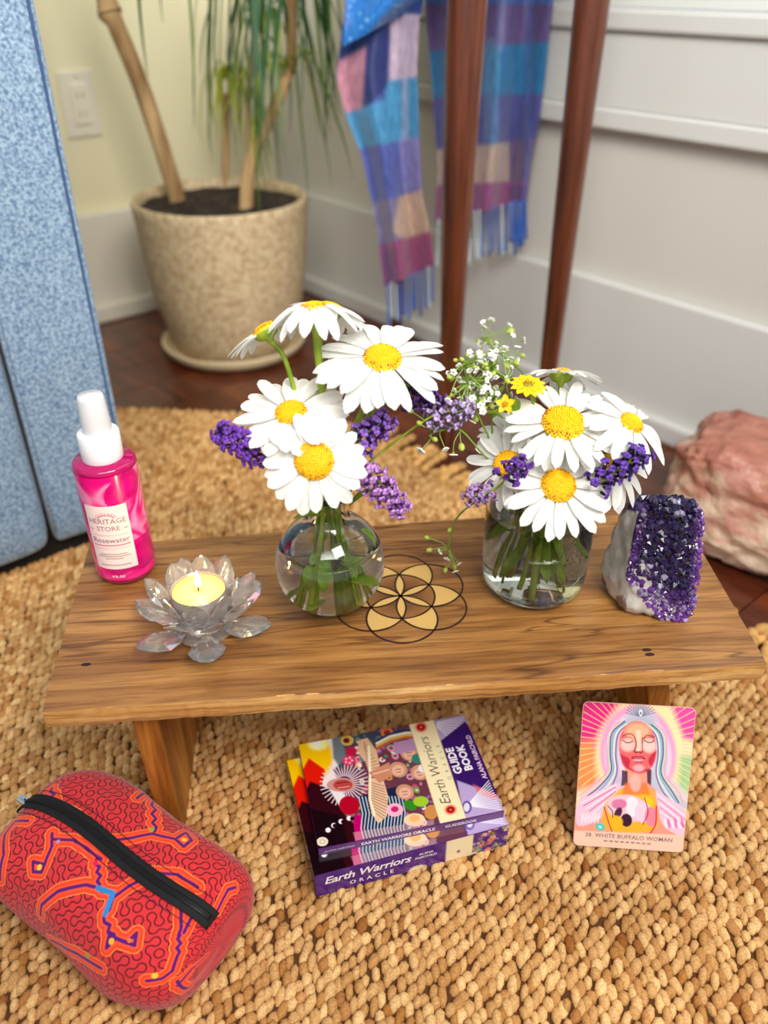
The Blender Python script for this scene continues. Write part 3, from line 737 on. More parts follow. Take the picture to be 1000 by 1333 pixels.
leafcluster(rl(JC, 16, .028, BZ + .02, BZ + .075, .034), D2)

# lavender
def floret_mesh(cd, cl, seedv):
    rr = random.Random(seedv); mb = MB()
    V, F = sphere((0, 0, .002), .0011, 6, 4, (1, 1, 2.1)); mb.add(V, F, tuple(np.array(cd) * rr.uniform(.7, 1.1)))
    for k in range(5):
        a = 2 * pi * k / 5 + rr.uniform(-.3, .3); c = (cos(a) * .0013, sin(a) * .0013, .0048 + rr.uniform(-.0004, .0006))
        V, F = sphere(c, .0013, 6, 4, (1, 1, .55)); mb.add(V, F, tuple(np.array(cl) * rr.uniform(.5, 1.25)))
    me = mb.mesh('floret'); me.materials.append(M_vcol); return me
def lavender(tip, base, stempts, n, rad, cd, cl, label, seedv, s=1.0):
    rr = random.Random(seedv); tip = Vector(tip); base = Vector(base); n = int(n * 1.35); root = thing('lavender_sprig', tuple(stempts[-1]), label, 'flower'); rb = Vector(stempts[-1])
    ms = [floret_mesh(cd, cl, seedv * 7 + k) for k in range(4)]; ax = (tip - base).normalized(); u = ax.orthogonal().normalized(); w = ax.cross(u)
    for k in range(n):
        t = k / (n - 1); a = k * 2.4; r = rad * (.95 - .5 * t ** 3) * rr.uniform(.15, .85); out = (u * cos(a) + w * sin(a))
        p = base.lerp(tip, t) + out * r; d = (out + ax * (.5 + t)).normalized()
        o = bpy.data.objects.new('floret', ms[k % 4]); COL.objects.link(o); o.parent = root
        q = d.to_track_quat('Z', 'Y').to_matrix().to_4x4(); o.matrix_local = Matrix.Translation(p - rb) @ q @ Matrix.Scale(s * (rad / .0075) ** .5 * rr.uniform(1.0, 1.4), 4)
    pts = [tip - rb, base - rb] + [Vector(p) - rb for p in stempts]
    V, F = tube(catmull(pts, 6), .0008, 6); obj('stem', V, F, M_green, root); return root
DPU, LPU = lin((74, 30, 118)), lin((140, 88, 206)); PK = lin((206, 150, 226))
lavender(aty(292, 566, .445), aty(350, 592, .452), v1s(-.008, -.004, -.014, .002), 34, .0085, DPU, lin((132, 70, 196)), 'deep purple lavender tip pointing left from the round vase', 41)
lavender(aty(500, 548, .462), aty(448, 590, .455), v1s(.006, -.002, .010, .002), 32, .0088, DPU, lin((150, 104, 206)), 'violet lavender head just right of the left bouquet centre', 42)
lavender(aty(520, 660, .440), aty(470, 606, .450), v1s(.009, -.004, .014, -.006), 36, .0082, lin((120, 60, 150)), PK, 'pinkish lavender head drooping over the right side of the round vase', 43)
lavender(aty(570, 526, .490), aty(508, 506, .485), v1s(.009, .003, .018, .002), 30, .0075, lin((56, 24, 84)), lin((112, 66, 160)), 'dark lavender under the wide-open daisy', 44)
lavender(aty(607, 534, .475), aty(552, 548, .475), v1s(.010, .0, .018, .008), 24, .0070, lin((130, 110, 130)), lin((196, 172, 222)), 'pale faded lavender reaching between the two bouquets', 45)
lavender(aty(683, 604, .435), aty(656, 622, .445), js(-.014, -.006, -.016, .0), 16, .0065, lin((52, 22, 78)), lin((104, 52, 160)), 'short dark lavender crossing the left-facing daisy', 46)
lavender(aty(614, 646, .442), aty(643, 638, .450), js(-.016, -.002, -.018, .006), 16, .0055, lin((90, 50, 110)), lin((176, 138, 196)), 'thin pale lavender tip pointing left from the jar', 47)
lavender(aty(832, 592, .448), aty(772, 632, .455), js(.012, -.010, .016, -.010), 30, .0078, lin((44, 18, 76)), lin((110, 66, 180)), 'dark purple lavender on the right side of the jar bouquet', 48)

# baby's breath
def blossom_mesh(s, seedv, col=(1, 1, 1), cc=None):
    rr = random.Random(seedv); mb = MB()
    for k in range(5):
        a = 2 * pi * k / 5 + rr.uniform(-.2, .2); V, F = sphere((cos(a) * s * .5, sin(a) * s * .5, 0), s * .5, 6, 4, (1, .8, .35))
        mb.add(V, F, lin((250, 250, 246)) if col == (1, 1, 1) else col)
    V, F = sphere((0, 0, -s * .25), s * .35, 6, 4, (1, 1, 1.3)); mb.add(V, F, lin((150, 180, 70)))
    me = mb.mesh('blossom'); me.materials.append(M_vcol); return me
BL = [blossom_mesh(.0021, k) for k in range(4)]
mbb = MB(); mbb.add(*sphere((0, 0, 0), .0013, 7, 5, (1, 1, 1.4)), lin((190, 205, 90))); BUD = mbb.mesh('bud'); BUD.materials.append(M_vcol)
def spray(root_pts, nodes, ends, label, seedv, budp=.3, sc=1.0):
    """root_pts: stem; nodes: branch points; ends: blossom points (each joins the nearest node)"""
    rr = random.Random(seedv); rb = Vector(root_pts[-1]); root = thing('gypsophila_spray', tuple(rb), label, 'flower')
    mb = MB(); pts = [Vector(nodes[-1])] + [Vector(p) for p in nodes[-2::-1]] + [Vector(p) for p in root_pts]
    V, F = tube([p - rb for p in catmull(pts, 5)], .0007, 5); mb.add(V, F, lin((130, 165, 60)))
    for e in ends:
        e = Vector(e); nd = min(nodes, key=lambda q: (Vector(q) - e).length + rr.uniform(0, .01)); nd = Vector(nd); mid = nd.lerp(e, .5) + Vector((rr.uniform(-1, 1), rr.uniform(-1, 1), rr.uniform(0, 1))) * .003
        V, F = tube([p - rb for p in catmull([nd, mid, e], 3)], .00038, 4); mb.add(V, F, lin((150, 182, 76)))
        o = bpy.data.objects.new(*(('bud', BUD) if rr.random() < budp else ('blossom', rr.choice(BL)))); COL.objects.link(o); o.parent = root
        d = ((e - mid).normalized() + Vector((0, -.4, .3))).normalized(); o.matrix_local = Matrix.Translation(e - rb) @ d.to_track_quat('Z', 'Y').to_matrix().to_4x4() @ Matrix.Scale(sc * rr.uniform(1.0, 1.6), 4)
    mb.build('branches', M_vcol, root); return root
random.seed(77)
def cloud(cx, cy, rx, ry, y0, y1, n):
    out = []
    while len(out) < n:
        a, b = random.uniform(-1, 1), random.uniform(-1, 1)
        if a * a + b * b < 1: out.append(aty(cx + a * rx, cy + b * ry, random.uniform(y0, y1)))
    return out
nd = [aty(650, 590, .50), aty(632, 560, .495), aty(618, 530, .49), aty(610, 500, .49), aty(604, 478, .49)]
nd2 = [aty(650, 590, .50), aty(640, 545, .50), aty(645, 515, .50), aty(660, 495, .50), aty(640, 480, .5)]
spray(js(-.010, .006, -.008, .012), nd, cloud(612, 502, 34, 48, .475, .51, 75), 'bushy green baby\'s breath between the two bouquets', 51)
spray(js(-.008, .009, -.004, .016), nd2, cloud(645, 497, 34, 42, .485, .525, 60), 'white baby\'s breath beside the yellow star flower', 52)
nd3 = [aty(640, 600, .485), aty(600, 560, .48), aty(575, 560, .475), aty(562, 565, .475)]
spray(js(-.014, .002, -.014, .008), nd3, [aty(548, 587, .47), aty(546, 551, .47), aty(601, 582, .475), aty(590, 592, .475), aty(580, 585, .47), aty(535, 535, .475), aty(566, 572, .47)], 'loose baby\'s breath twig reaching left over the floor', 53, .45, 1.2)
nd4 = [aty(636, 640, .49), aty(600, 668, .50), aty(588, 690, .505), aty(584, 715, .505)]
spray(js(-.020, .002, -.018, .008), nd4, [aty(556, 700, .505), aty(559, 716, .505), aty(573, 718, .505), aty(582, 728, .505), aty(592, 738, .505), aty(598, 734, .505), aty(593, 744, .50), aty(580, 742, .505), aty(586, 690, .505)], 'thin sprig with yellow-green buds dangling beside the jar', 54, .8, 1.1)
nd5 = [aty(690, 500, .56), aty(662, 470, .62), aty(645, 455, .66), aty(630, 440, .68)]
spray(js(.0, .014, .004, .02), nd5, cloud(645, 450, 42, 34, .62, .74, 22), 'blurred baby\'s breath twig rising in front of the table legs', 55, .35, 1.5)
# yellow star flower and buttercup
M_yel = mat('yellow_petal', lin((250, 206, 20)), .5, translucent=.2)
def small_yellow(c, n, R, rd, pw, npet, label, stem, seedv, cup=0):
    root = thing('yellow_flower', tuple(stem[-1]), label, 'flower'); b = Vector(stem[-1]); Mf = Matrix.Translation(Vector(c) - b) @ frame(n, .3)
    V = []; F = []
    for i in range(7):
        t = i / 6; w = pw * (math.sin(pi * min(1, .18 + .82 * t)) ** .8 + .02); V += [(rd * .5 + (R - rd * .5) * t, -w, cup * t * t * R), (rd * .5 + (R - rd * .5) * t, 0, cup * t * t * R - .0006), (rd * .5 + (R - rd * .5) * t, w, cup * t * t * R)]
    for i in range(6): a = i * 3; F += [(a, a + 3, a + 4, a + 1), (a + 1, a + 4, a + 5, a + 2)]
    me = makemesh('petal', V, F); me.materials.append(M_yel)
    for k in range(npet):
        o = bpy.data.objects.new('petal', me); COL.objects.link(o); o.parent = root; o.matrix_local = Mf @ Matrix.Rotation(2 * pi * k / npet, 4, 'Z')
    mb = MB(); rr = random.Random(seedv)
    for k in range(14): a = k * 2.4; r = rd * math.sqrt(k / 14); mb.add(*sphere((r * cos(a), r * sin(a), .0012), .0006, 5, 4), lin((226, 160, 10)))
    o = mb.build('centre', M_vcol, root); o.matrix_local = Mf
    V, F = tube(catmull([Vector(c) - b] + [Vector(p) - b for p in stem], 6), .0009, 6); obj('stem', V, F, M_green, root)
    V, F = lathe([(0, -.003), (rd * .7, -.002), (rd * .8, 0), (0, .0005)], 12); o = obj('calyx', V, F, M_green, root); o.matrix_local = Mf
    return root
star = small_yellow(aty(658, 526, .482), azel(-20, 35), .0068, .0018, .0021, 5, 'small yellow star-shaped flower beside the baby\'s breath', js(-.004, .006, -.010, .010), 61, .1)
small_yellow(aty(688, 500, .492), azel(10, 78), .0125, .004, .0030, 12, 'flat yellow flower behind the largest jar daisy', js(.0, .006, .0, .010), 62, -.1)
leafcluster([(aty(672, 540, .49), (-.2, .1, 1), .016, .008, .5), (aty(655, 545, .492), (-.7, .1, .5), .015, .007, .5)], [star])
leafcluster([(aty(470, 690, .455), (.3, 0, -.2), .02, .009, .6), (aty(440, 668, .455), (-.2, -.1, .6), .022, .009, .3), (aty(420, 672, .46), (-.7, -.1, .3), .022, .008, .6), (aty(455, 660, .46), (.5, 0, .7), .024, .009, .4)], D1)

# ================================================================== ROUND VASE and JAR
vase = thing('round_bud_vase', (V1.x, V1.y, BZ), 'small round clear glass vase holding the left bouquet', 'vase')
rs = .0393; po_ = [(0, .0006), (.012, .0004), (.015, .001)]
for a in np.linspace(-62, 68, 18): po_.append((rs * cos(radians(a)), rs + rs * sin(radians(a))))
po_ += [(.0135, .079), (.0128, .086), (.0135, .094), (.017, .100), (.0175, .101), (.0165, .1012)]
pi_ = [(.0118, .094), (.0112, .086), (.0118, .079)]
ri = rs - .0018
for a in np.linspace(68, -60, 16): pi_.append((ri * cos(radians(a)), rs + ri * sin(radians(a))))
pi_ += [(.013, .0050), (0, .0048)]
rdg = lambda a, z: .006 * cos(a * 28) if .008 < z < .07 else 0
V, F = lathe(po_ + pi_, 112); obj('glass_body', V, F, M_glass, vase)
wp = [(0, .0046), (.0131, .0048)]
for a in np.linspace(-60, 30, 12): wp.append(((ri + .0002) * cos(radians(a)), rs + (ri + .0002) * sin(radians(a))))
zt = rs + ri * sin(radians(30)); wp += [(ri * cos(radians(30)) - .001, zt - .0006), (0, zt - .0006)]
V, F = lathe(wp, 64); obj('water', V, F, M_water, vase)
jar = thing('glass_jar', (JC.x, JC.y, BZ), 'clear glass preserving jar holding the right bouquet', 'jar')
pj = [(0, .0008), (.028, .0004), (.034, .003), (.0378, .009), (.0392, .018), (.0395, .03), (.0395, .088), (.038, .097), (.0335, .104), (.0325, .107), (.0345, .108), (.0345, .110), (.0325, .111), (.0325, .124), (.0315, .125),
      (.0302, .124), (.0302, .107), (.0358, .096), (.0371, .088), (.0371, .03), (.0366, .018), (.035, .010), (.030, .0062), (0, .0058)]
V, F = lathe(pj, 80); obj('glass_body', V, F, M_glass, jar)
V, F = lathe([(0, .0056), (.030, .006), (.0352, .0101), (.0368, .018), (.0373, .03), (.0373, .070), (.0366, .0695), (0, .0695)], 64); obj('water', V, F, M_water, jar)
ja = radians(-58)
def jc(V, r=.0396, zc=.045):
    return [(r * cos(ja + x / r) + 0, r * sin(ja + x / r), zc + y) for x, y, z in V]
pts = [(.014 * cos(a), .020 * sin(a), 0) for a in np.linspace(0, 2 * pi, 40)]
def tubeon(pts, r, R=.0396):
    P = jc([(p[0], p[1], 0) for p in pts], R); return tube(P, r, 5)
obj('embossed_oval', *tubeon(pts, .0005), M_glass, jar)
mb = MB()
for k in range(5):
    y0 = .011 - k * .0055; mb.add(*tubeon([(x, y0 + .0016 * sin(x * 1400 + k), 0) for x in np.linspace(-.009 + abs(k - 2) * .0015, .009 - abs(k - 2) * .0015, 26)], .00045))
mb.build('embossed_scroll', M_glass, jar)

# ================================================================== AMETHYST
am = thing('amethyst_geode', (.208, .478, BZ), 'upright cut amethyst geode on the right end of the bench', 'crystal')
aO = Vector((.208, .478, BZ))
yF = .452
cpx = dict(BL=(812, 806), BR=(905, 812), TL=(836, 654), TR=(916, 656))
cf = {k: None for k in cpx}
cf['BL'] = atz(812, 806, BZ); cf['BR'] = atz(905, 812, BZ); cf['TL'] = aty(836, 652, .466); cf['TR'] = aty(919, 655, .466)
Vr, Fr = rcube(16, 6)
def amap(q):
    x, y, z = q; u = (x + 1) / 2; w = (z + 1) / 2; v = (y + 1) / 2
    f = (cf['BL'].lerp(cf['BR'], u)).lerp(cf['TL'].lerp(cf['TR'], u), w)
    back = Vector((-.004 + (u - .5) * .004, .044 - .016 * w, -.014 * w)); p = f + back * v
    if u < .3: p.x -= (.3 - u) * .02 * (1 - w) * (.4 + v)
    return p
rng = np.random.default_rng(9); Va = []; Ca = []
for q in Vr:
    p = amap(q); nn = mnoise.fractal(p * 90, .8, 2, 3) * .0016; p = p + Vector((q[0], q[1], q[2])) * nn; p.z = max(p.z, BZ + .0003); Va.append(p - aO)
    t = .5 + .5 * mnoise.noise(p * 120); t2 = mnoise.noise(p * 60 + Vector((9, 9, 9)))
    c = np.array(lin((150, 142, 132))) * (1 - t) + np.array(lin((228, 226, 222))) * t
    if t2 > .28: c = np.array(lin((120, 96, 96)))
    if q[1] < -.72 and q[2] > -.45 - q[0] * .7: c = np.array(lin((38, 18, 66)))
    if q[2] > .8: c = np.array(lin((60, 34, 104)))
    if q[0] > .8: c = np.array(lin((206, 200, 214)))
    Ca.append(c)
obj('rock_body', Va, Fr, M_rock, am, True, np.array(Ca))
mb = MB(); rr = random.Random(12)
fn = -((cf['BR'] - cf['BL']).cross(cf['TL'] - cf['BL'])).normalized()
if fn.y > 0: fn = -fn
N = 0; placed = []
for tries in range(14000):
    u, w = rr.uniform(.0, 1.0), rr.uniform(.01, 1.0)
    edge = .10 + .05 * mnoise.noise((u * 4, w * 4, 2))
    if w < .36 - u * .70 + .05 * mnoise.noise((u * 9, 1, 1)): continue
    if abs(2 * u - 1) ** 5 + abs(2 * w - 1) ** 5 > 1: continue
    q = Vector((u, w)); s = rr.uniform(.0026, .0044) * (1 if .15 < u < .85 and w > .22 else .6)
    if any((abs(q[0] - a) * .055) ** 2 + (abs(q[1] - b) * .09) ** 2 < (.40 * (s + c)) ** 2 for a, b, c in placed): continue
    placed.append((u, w, s))
    v_ = rr.uniform(-1, .5) if tries % 7 == 0 else -1
    if v_ > -1:
        w = 1
        if not .14 < u < .86: continue
    p = amap((u * 2 - 1, v_, w * 2 - 1)) - fn * .001 - aO
    d = ((fn if v_ == -1 else Vector((0, -.3, 1))) + Vector((rr.gauss(0, .32), rr.gauss(0, .15), rr.gauss(0, .32)))).normalized(); M = d.to_track_quat('Z', 'Y').to_matrix()
    V = []; h = s * rr.uniform(.5, 1.0); k0 = rr.uniform(0, 1)
    for zz, r in ((-.001, s * .85), (h * .45, s * .8)):
        for k in range(6): a = k * pi / 3 + k0; V.append(M @ Vector((r * cos(a), r * sin(a), zz)) + p)
    V.append(M @ Vector((rr.uniform(-.2, .2) * s, rr.uniform(-.2, .2) * s, h * 1.35)) + p)
    F = [(k, (k + 1) % 6, 6 + (k + 1) % 6, 6 + k) for k in range(6)] + [(6 + k, 6 + (k + 1) % 6, 12) for k in range(6)]
    edgeness = max(0, 1 - min(u * 1.2, 1 - u, (w - max(0, .30 - u * .5)) * .55) / .17); dk = np.array(lin((26, 16, 52))); lt = np.array(lin((128, 62, 172))); vl = np.array(lin((190, 160, 216)))
    e = edgeness * rr.uniform(.3, 1.0) * (1 if (w < .35 or u > .8) else .45); c = dk * rr.uniform(.5, 1.6) * (1 - e) + (lt if rr.random() < .7 else vl) * e
    if rr.random() < .06: c = np.array(lin((130, 126, 150)))  # a few pale points painted in as glints
    mb.add(V, F, tuple(c))
o = mb.build('crystal_points', M_ameth, am, False); o['kind'] = 'stuff'

# ================================================================== ROSE QUARTZ
rq = aty(985, 690, .80); RQc = Vector((.438, .772, 0))
Vr, Fr = rcube(20, 3.2); Vq = []; Cq = []
for q in Vr:
    p = Vector(q); d = 1 + .10 * mnoise.fractal(p * 1.7 + Vector((8, 4, 2)), .8, 2, 5) + .06 * mnoise.noise(p * 5) + .03 * mnoise.noise(p * 13)
    v = Vector((p.x * .115 * d, p.y * .085 * d, max(p.z * .070 * d * (1 - .18 * p.x), -.066) + .068)); a = radians(-35); v = Vector((v.x * cos(a) - v.y * sin(a), v.x * sin(a) + v.y * cos(a), v.z)); Vq.append(v)
    t = v.z / .145 + .35 * mnoise.noise(p * 2.5); m1 = .5 + .5 * mnoise.noise(p * 6)
    hi = np.array(lin((150, 84, 74))) * (1 - m1) + np.array(lin((196, 138, 116))) * m1; lo = np.array(lin((240, 216, 190))); pk = np.array(lin((236, 184, 168)))
    t = min(1, max(0, (t - .45) * 3)); base = lo if m1 > .45 else pk; Cq.append(base * (1 - t) + hi * t)
ro = obj('rose_quartz_rock', Vq, Fr, M_rose, None, True, np.array(Cq)); ro.location = RQc; tag(ro, 'large raw pink quartz rock on the floor behind the amethyst', 'rock')

# ================================================================== POT, SAUCER, PLANT
PX, PY = -.262, 1.372
sau = obj('plant_saucer', *lathe([(0, .001), (.105, .001), (.118, .008), (.125, .022), (.124, .025), (.120, .024), (.113, .012), (.10, .008), (0, .008)], 64), M_saucer); sau.location = (PX, PY, 0)
tag(sau, 'round beige saucer beneath the speckled plant pot', 'saucer')
pot = thing('plant_pot', (PX, PY, .0085), 'large speckled beige ceramic plant pot in the room corner', 'pot')
V, F = lathe([(0, 0), (.090, 0), (.097, .005), (.110, .035), (.122, .08), (.130, .13), (.135, .19), (.1385, .235), (.139, .244), (.136, .249), (.131, .248), (.129, .238), (.127, .19), (0, .19)], 72); obj('pot_body', V, F, M_pot, pot)
def soil(u, v):
    a = u * 2 * pi; r = v * .1275; z = np.array([.234 + .006 * mnoise.noise((cos(t) * q * 40, sin(t) * q * 40, 0)) for t, q in zip(a, r)]); return np.stack((r * np.cos(a), r * np.sin(a), z), 1)
V, F = grid(48, 14, soil, True); obj('soil', V, F, M_soil, pot)
pla = thing('corner_plant', (PX, PY, .23), 'tall thin-leaved plant with bare pale trunks rising from the beige pot', 'plant')
pb = Vector((PX, PY, .23)); sz = .241
def trunk(pts, r):
    V, F = tube(catmull([Vector(p) - pb for p in pts], 8), r, 12); obj('trunk', V, F, M_bark, pla)
t1b = atz(232, 262, sz); trunk([t1b + Vector((0, 0, -.02)), t1b, aty(190, 130, t1b.y - .01), aty(150, 30, t1b.y - .03), aty(140, 5, t1b.y - .03), aty(110, -120, t1b.y - .05)], lambda s: .0165 * (1 - .15 * s) * (1 + .45 * math.exp(-((s - .74) / .07) ** 2)) * .85)
t2b = atz(293, 244, sz); trunk([t2b + Vector((0, 0, -.02)), t2b, aty(294, 180, t2b.y), aty(294, 122, t2b.y)], .0062)
t3b = atz(321, 270, sz); trunk([t3b + Vector((0, 0, -.02)), t3b, aty(325, 215, t3b.y), aty(345, 165, t3b.y + .01), aty(368, 115, t3b.y + .01), aty(380, 60, t3b.y + .01), aty(378, -60, t3b.y)], lambda s: .0125 * (1 - .45 * s))
trunk([aty(326, 212, t3b.y), aty(324, 170, t3b.y), aty(326, 90, t3b.y), aty(345, -40, t3b.y)], .0042)
gl = [mat('strap_leaf_dark', lin((52, 92, 52)), .45, translucent=.2), mat('strap_leaf_mid', lin((100, 130, 60)), .45, translucent=.25), mat('strap_leaf_lime', lin((176, 186, 50)), .45, translucent=.3)]
def strap(L, drop, w, out):
    V = []; F = []; n = 14
    for i in range(n + 1):
        t = i / n; x = out * L * (1 - (1 - t) ** 1.9); z = L * (.28 * sin(min(1, t * 1.6) * pi) * (1 - t)) - drop * L * t ** 1.7; ww = w * (1 - t ** 3 * .85)
        V += [(x, -ww, z), (x, 0, z - ww * .3), (x, ww, z)]
    for i in range(n): a = i * 3; F += [(a, a + 3, a + 4, a + 1), (a + 1, a + 4, a + 5, a + 2)]
    return V, F
random.seed(21)
lm = []
for mi in range(3):
    for k in range(5):
        me = makemesh('leaf', *strap(random.uniform(.22, .34) * (.62 if mi == 2 else 1), random.uniform(.75, 1.0), random.uniform(.0028, .0042), random.uniform(.45, .8) if mi == 2 else random.uniform(.25, .7))); me.materials.append(gl[mi]); lm.append(me)
def crown(c, n, rngs, sc, sp=.02):
    for k in range(n):
        o = bpy.data.objects.new('leaf', lm[random.choice(rngs)]); COL.objects.link(o); o.parent = pla
        o.location = Vector(c) - pb + Vector((random.uniform(-sp, sp), random.uniform(-sp, sp), random.uniform(-sp, sp))); o.rotation_euler = (random.uniform(-.1, .1), random.uniform(-.2, .25), random.uniform(0, 2 * pi)); o.scale = (sc * random.uniform(.7, 1.1),) * 3
crown(aty(294, 100, t2b.y), 30, (10, 11, 12, 13, 14, 6), .62, .008)
crown(aty(372, 85, t3b.y), 16, (10, 11, 12, 5, 6), .7, .012)
crown(aty(345, -40, t3b.y), 30, (0, 1, 2, 3, 4, 5, 7), 1.0, .025)
crown(aty(385, -60, t3b.y), 26, (0, 1, 2, 3, 4, 8), 1.05, .03)
crown(aty(350, 20, t3b.y), 14, (0, 1, 5, 6, 12), .65, .02)
crown(aty(185, -150, t3b.y), 5, (0, 1, 5), .9, .02)

# ================================================================== SOFA
SDp = .025
s0 = Vector((-.4038, .6856, 0)); s1 = Vector((-.3565, .7281, 0)); s2 = atz(182, 679, .03); s2.z = 0; sd = (s2 - s0).normalized(); sn = Vector((-sd.y, sd.x, 0))
sofa = thing('blue_sofa', tuple(s1), 'tall side of a blue tweed upholstered sofa standing on the rug', 'sofa')
def panel(name, a, b, z0, z1, depth, m=M_tweed, dn=0):
    L = (b - a).length; Vr_, Fr_ = rcube(14, 34); out = []
    d = (b - a).normalized(); nn = Vector((-d.y, d.x, 0))
    for q in Vr_:
        p = a + d * ((q[0] + 1) / 2 * L) + nn * ((q[1] + 1) / 2 * depth + dn) + Vector((0, 0, z0 + (q[2] + 1) / 2 * (z1 - z0))); p += nn * (.004 * mnoise.noise(p * 6)); out.append(p - s1)
    return obj(name, out, Fr_, m, sofa)
panel('side_panel', s1 + sd * .0008, s2, .028, .86, .5)
panel('front_panel', s0 - sd * .42, s1 - sd * .0008, .024, .86, .5)
V, F = tube([(s1 - sn * 0 + Vector((0, 0, z))) - s1 + Vector((.0, .0015, 0)) for z in np.linspace(.05, .84, 12)], .0020, 8); obj('piping', V, F, M_tweed, sofa)
e2 = s2 - s1; V, F = tube([e2 - sd * .007 - sn * .0005 + Vector((0, 0, z)) for z in np.linspace(.05, .82, 12)], .0014, 6); obj('seam', V, F, mat('navy_seam', lin((60, 86, 124)), .9), sofa)
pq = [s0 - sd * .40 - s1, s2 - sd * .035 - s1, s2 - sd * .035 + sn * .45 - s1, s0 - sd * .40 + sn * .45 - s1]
V, F = prism([(p.x + sn.x * .03, p.y + sn.y * .03) for p in pq], 0.0, .06); o = obj('under_sofa_shade', [(x, y, z + .004) for x, y, z in V], F, M_dark, sofa, False)  # added dark block standing in for the shadow beneath the sofa

# ================================================================== TABLE and SCARF
tb = thing('side_table', (.13, 1.1, 0), 'walnut table with slim tapered legs standing by the wall', 'table'); tO = Vector((.13, 1.1, 0))
def tleg(x, y, r0=.0105, r1=.0225):
    V, F = lathe([(0, 0), (r0 * .8, 0), (r0, .003)] + [(r0 + (r1 - r0) * min(1, t * 1.25) ** .9, .003 + t * .69) for t in np.linspace(0.05, 1, 14)] + [(0, .693)], 24); o = obj('leg', V, F, M_walnut, tb); o.location = Vector((x, y, 0)) - tO
fLg = atz(581, 578, 0); fRg = atz(704, 575, 0)
tleg(fLg.x, fLg.y); tleg(fRg.x, fRg.y + .005, .0098, .0195); tleg(.022, 1.34, .009, .016)
poly = []
for k in range(40):
    a = 2 * pi * k / 40; poly.append((.02 + .19 * cos(a) - .02, .09 + .19 * sin(a)))
V, F = prism(poly, .695, .72); obj('table_top', V, F, M_walnut, tb, False)
V, F = prism([(.02 + (x - .02) * .86, .09 + (y - .09) * .86) for x, y in poly], .64, .695); obj('apron', V, F, M_walnut, tb, False)
scf = thing('striped_scarf', (.08, 1.2, 0), 'blue and purple striped silk scarf with tassels draped behind the table leg', 'scarf'); sO = Vector((.08, 1.2, 0))
def drape(name, rows, ycen, folds, amp, nu=150, nv=190, ph=0):
    """rows: (px_left, px_right, py_left, py_right)"""
    rows = np.array(rows, float); tt = np.linspace(0, 1, len(rows))
    def fn(u, v):
        L = [np.interp(v, tt, rows[:, k]) for k in range(4)]; px = L[0] + (L[1] - L[0]) * u; py = L[2] + (L[3] - L[2]) * u
        y = ycen + amp * np.sin(u * folds * 2 * pi + ph + v * .8) * (.5 + .5 * v) + .01 * np.sin(v * 5 + u * 3)
        X = (px - 500) / FPX; Y = (666.5 - py) / FPX; r1 = CC + Y * SS; r2 = -SS + Y * CC; t = y / r1
        return np.stack((X * t, y, CAMH + r2 * t), 1) - np.array(sO)
    V, F = grid(nu, nv, fn)
    u = np.linspace(0, 1, nu); v = np.linspace(0, 1, nv); U, Vv = np.meshgrid(u, v, indexing='ij'); U = U.ravel(); Vv = Vv.ravel()
    return V, F, np.interp(Vv, tt, rows[:, 0]) + (np.interp(Vv, tt, rows[:, 1]) - np.interp(Vv, tt, rows[:, 0])) * U, np.interp(Vv, tt, rows[:, 2]) + (np.interp(Vv, tt, rows[:, 3]) - np.interp(Vv, tt, rows[:, 2])) * U
rowsR = [(545, 735, -90, -95), (552, 724, -20, -20), (556, 716, 40, 40), (562, 710, 100, 100), (566, 702, 160, 160), (570, 692, 220, 215), (566, 686, 290, 262)]
V, F, X, Y = drape('right', rowsR, 1.24, 2.6, .018, ph=1.0)
P = Paint(X, Y, (96, 92, 150)); P.soft = 5
P.poly([(500, -120), (760, -120), (760, 10), (500, 10)], (74, 112, 186)); P.poly([(500, 5), (760, 5), (760, 58), (500, 70)], (104, 84, 140))
P.poly([(500, 72), (760, 50), (760, 122), (500, 130)], (40, 120, 172)); P.poly([(500, 130), (760, 120), (760, 180), (500, 205)], (82, 86, 156))
P.poly([(500, 202), (664, 185), (664, 240), (500, 250)], (196, 172, 160)); P.poly([(664, 182), (760, 175), (760, 240), (664, 242)], (112, 92, 138))
P.poly([(500, 245), (664, 236), (760, 240), (760, 330), (500, 330)], (158, 86, 140)); P.poly([(664, 240), (760, 235), (760, 300), (664, 300)], (112, 76, 140))
P.line([(690, -90), (686, 260)], 10, (96, 130, 200), .35); P.line([(610, -90), (620, 60)], 26, (150, 110, 160), .45); P.line([(640, 60), (640, 180)], 20, (110, 170, 205), .4); P.line([(655, 0), (650, 60)], 14, (130, 140, 196), .4)
obj('right_fall', V, F, M_scarf, scf, True, P.C)
rowsL = [(462, 560, -90, -90), (456, 556, -20, -20), (446, 546, 35, 25), (438, 543, 100, 85), (450, 545, 150, 150), (472, 547, 205, 205), (484, 550, 262, 255), (492, 560, 310, 300), (500, 566, 374, 346)]
V, F, X, Y = drape('left', rowsL, 1.17, 1.6, .014, ph=.4)
P = Paint(X, Y, (76, 96, 168)); P.soft = 6
P.poly([(420, -100), (600, -100), (600, 60), (420, 90)], (44, 70, 140)); P.poly([(440, 80), (478, 60), (474, 146), (436, 150)], (206, 140, 160)); P.poly([(508, 15), (548, 20), (548, 100), (505, 108)], (208, 186, 206))
P.poly([(478, 55), (508, 30), (506, 110), (470, 150)], (40, 52, 116)); P.poly([(430, 155), (500, 130), (506, 105), (560, 98), (560, 175), (500, 190), (430, 200)], (74, 152, 200))
P.poly([(430, 200), (500, 188), (560, 176), (560, 250), (500, 262), (430, 290)], (84, 98, 178)); P.poly([(520, 180), (550, 178), (552, 245), (525, 250)], (158, 150, 205), .7)
